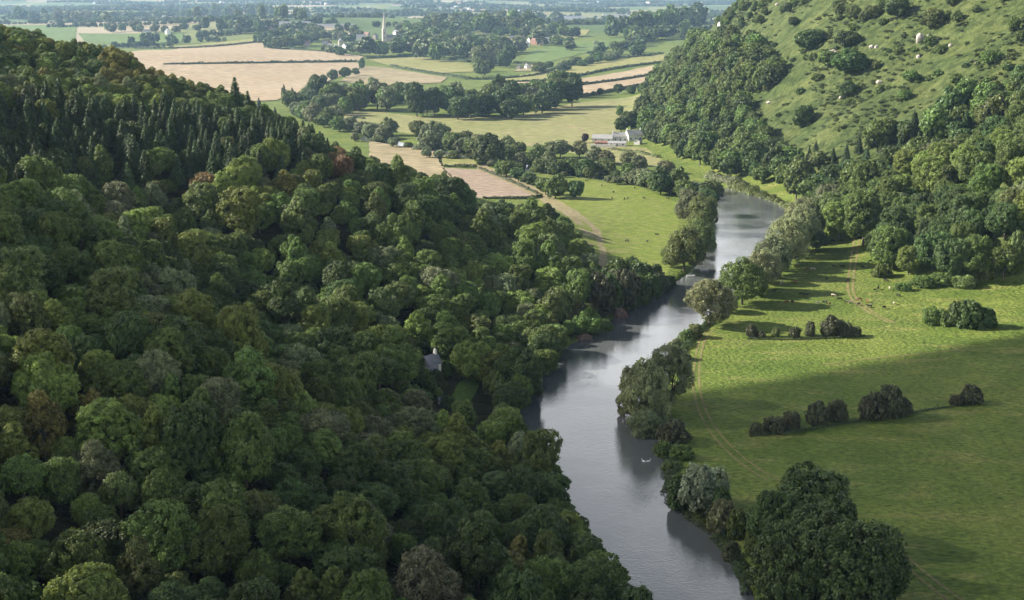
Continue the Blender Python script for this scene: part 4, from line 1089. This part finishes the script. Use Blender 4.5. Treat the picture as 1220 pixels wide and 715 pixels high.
# farm in the valley
def at(px, py, dz=0): p = hit(px, py); return (p[0], p[1], p[2] + dz)
FG = 'farm buildings in the valley'
house('barn', 'long stone barn with white end wall at the left of the farm', 'barn', at(718,169), -.18, 15, 6.5, 2.8, 2.6, 'wall', 'oldslate', 0, 3, FG)
house('barn', 'low barn with red brick walls in front of the long barn', 'barn', at(717,172.5), -.18, 10, 4, 1.8, 1.0, 'brick', 'tile', 0, 2, FG)
house('farmhouse', 'slate roofed farmhouse in the middle of the farm', 'house', at(738,168), .1, 11, 7, 3.6, 2.8, 'wall', 'oldslate', 2, 3, FG)
house('farmhouse', 'tall farmhouse with pale end wall at the right of the farm', 'house', at(755,167), .35, 12, 7.5, 4.4, 3.2, 'wall', 'oldslate', 2, 3, FG)
house('shed', 'low grey roofed shed at the front of the farm yard', 'shed', at(735,174), -.05, 13, 6, 2.2, 1.3, 'shed', 'oldslate', 0, 3, FG)
house('shed', 'small pale shed at the right edge of the farm', 'shed', at(760,172), 1.2, 6, 4.5, 2.8, 1.5, 'wall', 'oldslate', 0, 2, FG)
bm = bmesh.new(); boxm(bm, -9, 9, -.25, .25, -.6, 1.9); boxm(bm, -9.1, 9.1, -.32, .32, 1.9, 2.05)
o = obj('yard_wall', bm_mesh('yard_wall', bm, M['wall'])); o.location = at(718,175.5); o.rotation_euler = (0, 0, -.2); tag(o, 'long white wall along the front of the farm yard', 'wall')
# white cottage in the left wood
house('cottage', 'white cottage with slate roof among dark trees on the left slope', 'cottage', (COTT[0], COTT[1], COTT[2] + .4), .9, 5.4, 3.8, 3.2, 2.3, 'wall', 'slate', 1, 2, 'white cottage buildings')
c2 = hit(514, 450)
house('outbuilding', 'low slate roofed annex in front of the white cottage', 'outbuilding', (c2[0], c2[1], c2[2] + .2), .1, 3.6, 3.0, 2.0, 1.4, 'wall', 'slate', 0, 2, 'white cottage buildings')
c3 = hit(526, 482)
house('shed', 'tiny white shed below the cottage by the lawn', 'shed', (c3[0], c3[1], c3[2] + .2), .4, 1.5, 1.2, 1.3, .5, 'wall', 'slate', 0, 1, None)
for k, (px, py, w, h) in enumerate([(500,446,20,16),(506,456,20,16),(520,455,16,12),(531,447,18,14),(538,440,20,18),(528,463,14,10),(512,466,18,14),(498,434,18,18),(545,452,12,9),(534,486,16,12),(522,472,12,9),(548,444,18,14),(560,442,20,16)]):
    bush(px, py, w, h, ['dark green', 'mid green', 'hedge'][k % 3], f"garden bush around the white cottage in the wood, {where(px, py - h/2)}", 'garden bushes around the white cottage')
# church
ch = at(458,50); e = thing('church', 'pale stone church with tall spire in the far village', 'church', ch, .3)
bm = bmesh.new(); boxm(bm, -3.8, 3.8, -3.8, 3.8, -2, 24); obj('tower', bm_mesh('tower', bm, M['lime']), e)
bm = bmesh.new(); b_ = [bm.verts.new((3.9 * math.cos(a), 3.9 * math.sin(a), 24.003)) for a in [i * math.pi / 4 + .39 for i in range(8)]]; tp = bm.verts.new((0, 0, 56)); bm.faces.new(b_)
for i in range(8): bm.faces.new((b_[i], b_[(i + 1) % 8], tp))
obj('spire', bm_mesh('spire', bm, M['lime']), e)
bm = bmesh.new(); P = [(3.81,-5,-2),(26,-5,-2),(26,5,-2),(3.81,5,-2),(3.81,-5,8),(26,-5,8),(26,5,8),(3.81,5,8),(3.81,0,13),(26,0,13)]; v = [bm.verts.new(p) for p in P]
for f in ((0,1,5,4),(2,3,7,6),(1,2,6,9,5),(3,0,4,8,7)): bm.faces.new([v[i] for i in f])
nv = obj('nave', bm_mesh('nave', bm, M['stone']), e)
bm = bmesh.new()
for s in (-1, 1):
    a = [(3.82,0,13.05),(26.4,0,13.05),(26.4,s*5.5,7.55),(3.82,s*5.5,7.55)]; lo = [bm.verts.new(p) for p in a]; hi = [bm.verts.new((p[0],p[1],p[2]+.3)) for p in a]
    bm.faces.new(lo); bm.faces.new(hi)
    for i in range(4): bm.faces.new((lo[i], lo[(i+1)%4], hi[(i+1)%4], hi[i]))
obj('roof', bm_mesh('roof', bm, M['slate']), nv)
for z in (6, 15):
    for a in range(4):
        bm = bmesh.new(); boxm(bm, -.7, .7, -3.86, -3.78, z, z + 3); w_ = obj('window', bm_mesh('window', bm, M['glass']), e); w_.rotation_euler = (0, 0, a * math.pi / 2)
# village and far houses
VH = [(520,50,'stone','slate'),(538,47,'wall','slate'),(560,50,'stone','tile'),(585,50,'wall','slate'),(608,54,'stone','tile'),(626,55,'wall','slate'),(650,50,'wall','slate'),(366,55,'stone','tile'),(340,52,'wall','slate'),(406,52,'stone','slate'),(422,56,'wall','slate'),(430,47,'wall','slate'),(437,44,'stone','tile'),(447,46,'stone','slate'),(472,41,'wall','slate'),(478,51,'stone','slate'),(493,58,'stone','slate'),(502,57,'stone','slate'),(470,58,'wall','slate'),
      (594,52,'stone','tile'),(602,50,'brick','tile'),(612,48,'stone','slate'),(622,49,'stone','tile'),(632,50,'wall','tile'),(638,52,'brick','tile'),(645,53,'stone','tile'),(577,44,'stone','slate'),(618,80,'stone','oldslate'),(628,79,'wall','slate'),(636,79,'stone','tile'),
      (353,51,'wall','slate'),(372,49,'wall','slate'),(387,56,'stone','slate'),(391,54,'wall','tile'),(402,59,'wall','slate'),(412,57,'wall','slate'),(322,37,'stone','tile'),(420,43,'stone','tile'),(175,40,'wall','slate'),(200,40,'wall','slate'),(196,22,'wall','slate'),(209,22,'wall','slate'),(308,46,'wall','slate'),(548,59,'stone','slate'),(830,28,'wall','tile'),(838,27,'stone','tile'),(850,24,'wall','slate'),(858,30,'wall','slate'),(545,115,'wall','slate'),(552,114,'wall','slate')]
for i, (px, py, w, r) in enumerate(VH):
    near_ = py > 100
    sc_ = .55 if px > 825 else 1.0 if near_ else .8 if py > 70 else 1.25
    house('house' if w != 'shed' else 'shed', f"{ {'wall':'white','stone':'pale stone','brick':'red brick','shed':'pale'}[w] } gabled house with {'slate' if r=='slate' else 'clay tile'} roof, {where(px, py)}" if w != 'shed' else 'small pale shed among the valley willows', 'house' if w != 'shed' else 'shed', at(px, py + 1), RNG.random() * 3.1, (7 + 6 * RNG.random()) * sc_, 6.5 * sc_, (4.5 + 1.5 * RNG.random()) * sc_ * (.45 if w == 'shed' else 1), 3 * sc_ * (.4 if w == 'shed' else 1), w, r, 1, 2, 'houses of the valley and far village', parts=py > 40)
for i in range(46):
    px = [fx(640, 830), fx(640, 850), fx(0, 420), fx(430, 640)][i % 4]; py = [fx(2, 9), fx(14, 27), fx(2, 12), fx(2, 16)][i % 4]
    house('house', f"white building speck in the hazy far plain, {where(px, py)}", 'house', at(px, py), RNG.random() * 3.1, fx(14, 34), fx(8, 13), fx(4.5, 7), 3, 'wall', 'slate' if i % 3 else 'tile', 0, 0, 'white buildings of the hazy far plain', door=False, parts=False)
for px, py, L in [(700,24,150),(712,27,120),(676,22,90),(350,30,70),(385,33,130),(735,20,90)]:
    house('barn', f"long pale farm shed in the far plain, {where(px, py)}", 'barn', at(px, py), .05, L, 20, 5, 2.5, 'wall', 'slate', 0, 0, 'long pale sheds of the far plain', door=False, parts=False)

# ------------------------------------------------------------------ cattle
def skin_mesh(name, pts, edges, rads, mat, sub=1):
    me = bpy.data.meshes.new(name); me.from_pydata(pts, edges, []); o = bpy.data.objects.new(name, me); COL.objects.link(o)
    md = o.modifiers.new('s', 'SKIN'); md.use_smooth_shade = True
    for v, r in zip(me.skin_vertices[0].data, rads): v.radius = r if hasattr(r, '__len__') else (r, r)
    me.skin_vertices[0].data[0].use_root = True
    o.modifiers.new('d', 'SUBSURF').levels = sub
    dg = bpy.context.evaluated_depsgraph_get(); out = bpy.data.meshes.new_from_object(o.evaluated_get(dg)); bpy.data.objects.remove(o); bpy.data.meshes.remove(me)
    out.name = name; out.materials.clear(); out.materials.append(mat); return out
def cow_mesh(mat, graze):
    hd = (1.45, 0, .30) if graze else (1.55, 0, 1.42); nk = (1.12, 0, .95) if graze else (1.15, 0, 1.3); mz = (1.62, 0, .10) if graze else (1.85, 0, 1.25)
    P = [(-.75,0,1.05),(-.2,0,1.0),(.35,0,.98),(.8,0,1.08),nk,hd,mz]
    R = [(.34,.30),(.40,.36),(.41,.36),(.36,.30),(.20,.18),(.16,.15),(.10,.10)]
    E = [(0,1),(1,2),(2,3),(3,4),(4,5),(5,6)]
    for x, b, hk in ((-.72, 0, -.10), (.72, 3, .04)):
        for s in (-1, 1):
            i = len(P); P += [(x, s * .24, .78), (x + hk, s * .25, .45), (x + hk * .6, s * .25, .20), (x + hk * .6 + .03, s * .25, .03)]; R += [.15, .085, .06, .065]; E += [(b, i), (i, i + 1), (i + 1, i + 2), (i + 2, i + 3)]
    i = len(P); P += [(-1.12,0,1.15),(-1.2,0,.6)]; R += [.05,.035]; E += [(0, i), (i, i + 1)]
    i = len(P); hx = hd
    for s in (-1, 1): P += [(hx[0] - .12, s * .2, hx[2] + .14)]; R += [.05]; E += [(5, len(P) - 1)]
    return skin_mesh('cow', P, E, R, mat)
COWS = {(c, g): cow_mesh(M[c], g) for c in ('cowb', 'cowr', 'coww') for g in (True, False)}
def cow(px, py, c, txt):
    p = hit(px, py); o = obj('cow', COWS[(c, RNG.random() < .7)]); o.location = (p[0], p[1], p[2]); o.rotation_euler = (0, 0, RNG.random() * 6.28); s = .8 + .15 * RNG.random(); o.scale = (s, s, s)
    tag(o, f"{ {'cowb':'black','cowr':'brown','coww':'cream'}[c] } cow {txt}, {where(px, py - 2)}", 'cow', 'cattle grazing in the river pastures')
for px, py in [(699,216),(708,214),(717,222),(731,230),(729,237),(744,238),(748,237),(756,225),(767,237),(795,237),(747,288),(771,289),(783,281)]:
    cow(px, py, 'cowb', 'in the bright pasture left of the river')
cc = 'bbbbrwbbbbbbrbwbbbwrwrbbbwbbb'
for (px, py), c in zip([(992,288),(1003,288),(1034,301),(1037,313),(961,323),(968,322),(994,319),(1004,319),(1017,303),(1010,336),(1058,326),(1056,336),(948,338),(922,348),(931,338),(1042,347),(1046,345),(1070,353),(1065,363),(1034,361),(1035,366),(937,361),(944,361),(960,353),(1023,364),(1013,362),(1000,358),(955,352),(1053,368)], cc):
    cow(px, py, 'cow' + c, 'in the sunlit pasture right of the river')
for px, py, c in [(988,363,'r'),(975,362,'w'),(983,361,'b'),(1010,361,'b'),(993,353,'w'),(1028,319,'b'),(1024,358,'r'),(985,333,'b'),(1060,345,'w'),(1036,366,'b')]:
    cow(px, py + .5, 'cow' + c, 'in the sunlit pasture right of the river')
# swans and boats
def swan_mesh():
    P = [(-.55,0,.16),(-.2,0,.14),(.2,0,.14),(.42,0,.22),(.52,0,.5),(.46,0,.72),(.58,0,.78),(.72,0,.74)]
    return skin_mesh('swan', P, [(i, i + 1) for i in range(7)], [(.06,.12),(.22,.26),(.22,.25),(.11,.11),(.05,.05),(.045,.045),(.06,.055),(.025,.03)], M['white'])
sw = swan_mesh()
for (px, py, rz), lab in zip([(767, 550, 2.7), (772.5, 550, .3)], ['left swan of the white pair on the river below the willows', 'right swan of the white pair on the river below the willows']):
    q = flat(px, py, WZ); o = obj('swan', sw); o.location = (q[0], q[1], WZ - .04); o.rotation_euler = (0, 0, rz); tag(o, lab, 'swan', 'pair of swans on the river')
for (px, py), lab in zip([(839, 322), (823, 329.5)], ['small white boat on the shaded water by the left bank willows', 'small white boat further downstream close to the left bank']):
    q = flat(px, py, WZ); e = thing('rowing_boat', lab, 'boat', (q[0], q[1], WZ), .1, 1.3, 'small white boats')
    bm = bmesh.new(); sec = []
    for x, w, zt in ((-1.3,.42,.42),(-.6,.6,.36),(.2,.62,.36),(.9,.42,.42),(1.45,.03,.55)):
        sec.append([bm.verts.new(p) for p in ((x,-w,zt),(x,-w*.7,-.05),(x,w*.7,-.05),(x,w,zt),(x,w*.82,zt),(x,w*.6,.06),(x,-w*.6,.06),(x,-w*.82,zt))])
    for a, b in zip(sec[:-1], sec[1:]):
        for i in range(8): bm.faces.new((a[i], a[(i+1) % 8], b[(i+1) % 8], b[i]))
    bm.faces.new(sec[0]); bm.faces.new(sec[-1][::-1]); obj('hull', bm_mesh('hull', bm, M['boat']), e)
    for x in (-.5, .4):
        bm = bmesh.new(); boxm(bm, x-.12, x+.12, -.5, .5, .24, .29); obj('seat', bm_mesh('seat', bm, M['wood']), e)

# ------------------------------------------------------------------ light, sky, clouds, haze
EL = math.radians(29); AZV = np.array([-.985, .17]); AZV /= np.linalg.norm(AZV)
S = np.array([AZV[0] * math.cos(EL), AZV[1] * math.cos(EL), math.sin(EL)])
sd = bpy.data.lights.new('sun', 'SUN'); sd.energy = 5.0; sd.angle = math.radians(.45); sd.color = (1, .93, .82)
so = bpy.data.objects.new('sun', sd); COL.objects.link(so); so.rotation_euler = Vector(S).to_track_quat('Z', 'Y').to_euler(); so.location = (-300, 0, 400)
w = bpy.data.worlds.new('World'); SC.world = w; w.use_nodes = True; nt = w.node_tree
sky = nt.nodes.new('ShaderNodeTexSky'); sky.sky_type = 'NISHITA'; sky.sun_disc = False; sky.sun_elevation = EL
sky.sun_rotation = math.atan2(S[0], S[1]); sky.air_density = 1.0; sky.dust_density = 1.5; sky.ozone_density = 1.0
bg = nt.nodes['Background']; bg.inputs[1].default_value = .05
# broken bright cloud low in the sky, clear blue overhead
tc = nt.nodes.new('ShaderNodeTexCoord'); sx_ = nt.nodes.new('ShaderNodeSeparateXYZ'); nt.links.new(tc.outputs['Generated'], sx_.inputs[0])
mpw = N(nt, 'ShaderNodeMapping'); mpw.inputs['Scale'].default_value = (1.6, 1.6, 4.5); nt.links.new(tc.outputs['Generated'], mpw.inputs[0])
nw = N(nt, 'ShaderNodeTexNoise'); nw.inputs['Scale'].default_value = 1.7; nw.inputs['Detail'].default_value = 3; nt.links.new(mpw.outputs[0], nw.inputs['Vector'])
cw = N(nt, 'ShaderNodeValToRGB'); cw.color_ramp.elements[0].position = .0; cw.color_ramp.elements[1].position = .46; nt.links.new(nw.outputs['Fac'], cw.inputs[0])
hz_ = N(nt, 'ShaderNodeMapRange'); hz_.inputs[1].default_value = .55; hz_.inputs[2].default_value = .32; nt.links.new(sx_.outputs['Z'], hz_.inputs[0])
ml = N(nt, 'ShaderNodeMath', operation='MULTIPLY'); nt.links.new(cw.outputs[0], ml.inputs[0]); nt.links.new(hz_.outputs[0], ml.inputs[1])
nt.links.new(mixc(nt, sky.outputs[0], C(15.5, 15.8, 16.2), ml.outputs[0]), bg.inputs[0])
def cloud_mat(nm, fac):
    cm, nt, o = newmat(nm)
    df = N(nt, 'ShaderNodeBsdfDiffuse', Color=C(.9, .9, .9)); tr = N(nt, 'ShaderNodeBsdfTranslucent', Color=C(.85, .87, .9)); tp = N(nt, 'ShaderNodeBsdfTransparent')
    m1 = N(nt, 'ShaderNodeMixShader', Fac=.4); nt.links.new(df.outputs[0], m1.inputs[1]); nt.links.new(tr.outputs[0], m1.inputs[2])
    m2 = N(nt, 'ShaderNodeMixShader', Fac=fac); nt.links.new(m1.outputs[0], m2.inputs[1]); nt.links.new(tp.outputs[0], m2.inputs[2]); nt.links.new(m2.outputs[0], o.inputs[0]); return cm
CM = {'dense': cloud_mat('cloud_vapour', .38), 'thin': cloud_mat('thin_cloud_vapour', .84)}
def cloud(name, plan, cen, thick, kind, amp=30):
    """flat-based cumulus over a plan outline (metres, relative to cen)"""
    P = densify([np.array(p, float) for p in plan] + [np.array(plan[0], float)], 60)[:-1]
    P = P + np.stack([fbm(P[:, 0] / 60, P[:, 1] / 60) - .5, fbm(P[:, 0] / 60 + 9, P[:, 1] / 60 + 4) - .5], -1) * amp
    x0, y0 = P.min(0); x1, y1 = P.max(0); st = max(x1 - x0, y1 - y0) / 46
    X, Y = np.meshgrid(np.arange(x0, x1, st), np.arange(y0, y1, st)); X, Y = X.ravel(), Y.ravel()
    dd = segdist(np.vstack([P, P[:1]]), X, Y); k = inside(P, X, Y) & (dd > st * .4)
    pts = np.vstack([P, np.stack([X[k], Y[k]], -1)]); de = np.concatenate([np.zeros(len(P)), dd[k]])
    r = delaunay_2d_cdt([Vector(p) for p in pts], [], [list(range(len(P)))], 1, 1e-3)
    V = np.array([(v.x, v.y) for v in r[0]]); D = segdist(np.vstack([P, P[:1]]), V[:, 0], V[:, 1])
    g = np.sqrt(np.clip(D / (thick * 1.2), 0, 1)); top = g * thick * (.5 + fbm(V[:, 0] / (thick * .9), V[:, 1] / (thick * .9), 3)); bot = -g * thick * .18
    n = len(V); VV = np.vstack([np.column_stack([V, top]), np.column_stack([V, bot])])
    Fq = [list(f) for f in r[2]]; Fq2 = [[i + n for i in f[::-1]] for f in Fq]
    me = bpy.data.meshes.new(name); me.from_pydata(VV.tolist(), [], Fq + Fq2); bm = bmesh.new(); bm.from_mesh(me); bmesh.ops.remove_doubles(bm, verts=bm.verts, dist=.01); bmesh.ops.recalc_face_normals(bm, faces=bm.faces)
    for f in bm.faces: f.smooth = True
    bm.to_mesh(me); bm.free(); me.materials.append(CM[kind])
    o = obj(name, me, None, cen); o['kind'] = 'structure'; return o
TC = 850.0; off = S * TC
cloud('cloud', [(-14,-420),(-14,374),(30,396),(90,424),(160,466),(240,494),(330,520),(520,560),(620,200),(500,-420)], (off[0], off[1], off[2]), 120, 'dense', 14)
cloud('cloud', [(-420,-420),(-420,270),(-260,290),(-190,300),(-110,318),(-40,352),(-18,366),(-18,-420)], (off[0], off[1], off[2]), 90, 'thin', 14)

bm = bmesh.new(); boxm(bm, -6800, 6800, -750, 12000, -12, 185)
hm, nt, o = newmat('haze_air'); pv = N(nt, 'ShaderNodeVolumePrincipled'); pv.inputs['Color'].default_value = C(.48, .72, 1.0); pv.inputs['Density'].default_value = 5.8e-5; pv.inputs['Anisotropy'].default_value = .2
nt.links.new(pv.outputs[0], o.inputs['Volume'])
hz = obj('haze', bm_mesh('haze', bm, hm)); hz['kind'] = 'stuff'; hz['label'] = 'thin blue haze lying over the far plain'

# ------------------------------------------------------------------ render settings
SC.render.engine = 'CYCLES'
cy = SC.cycles; cy.use_denoising = True; cy.max_bounces = 5; cy.diffuse_bounces = 2; cy.glossy_bounces = 2; cy.transmission_bounces = 2; cy.transparent_max_bounces = 8; cy.volume_bounces = 0
cy.caustics_reflective = False; cy.caustics_refractive = False
SC.view_settings.view_transform = 'Standard'; SC.view_settings.look = 'None'; SC.view_settings.exposure = 1.42; SC.view_settings.gamma = 1.0; SC.view_settings.use_curve_mapping = False
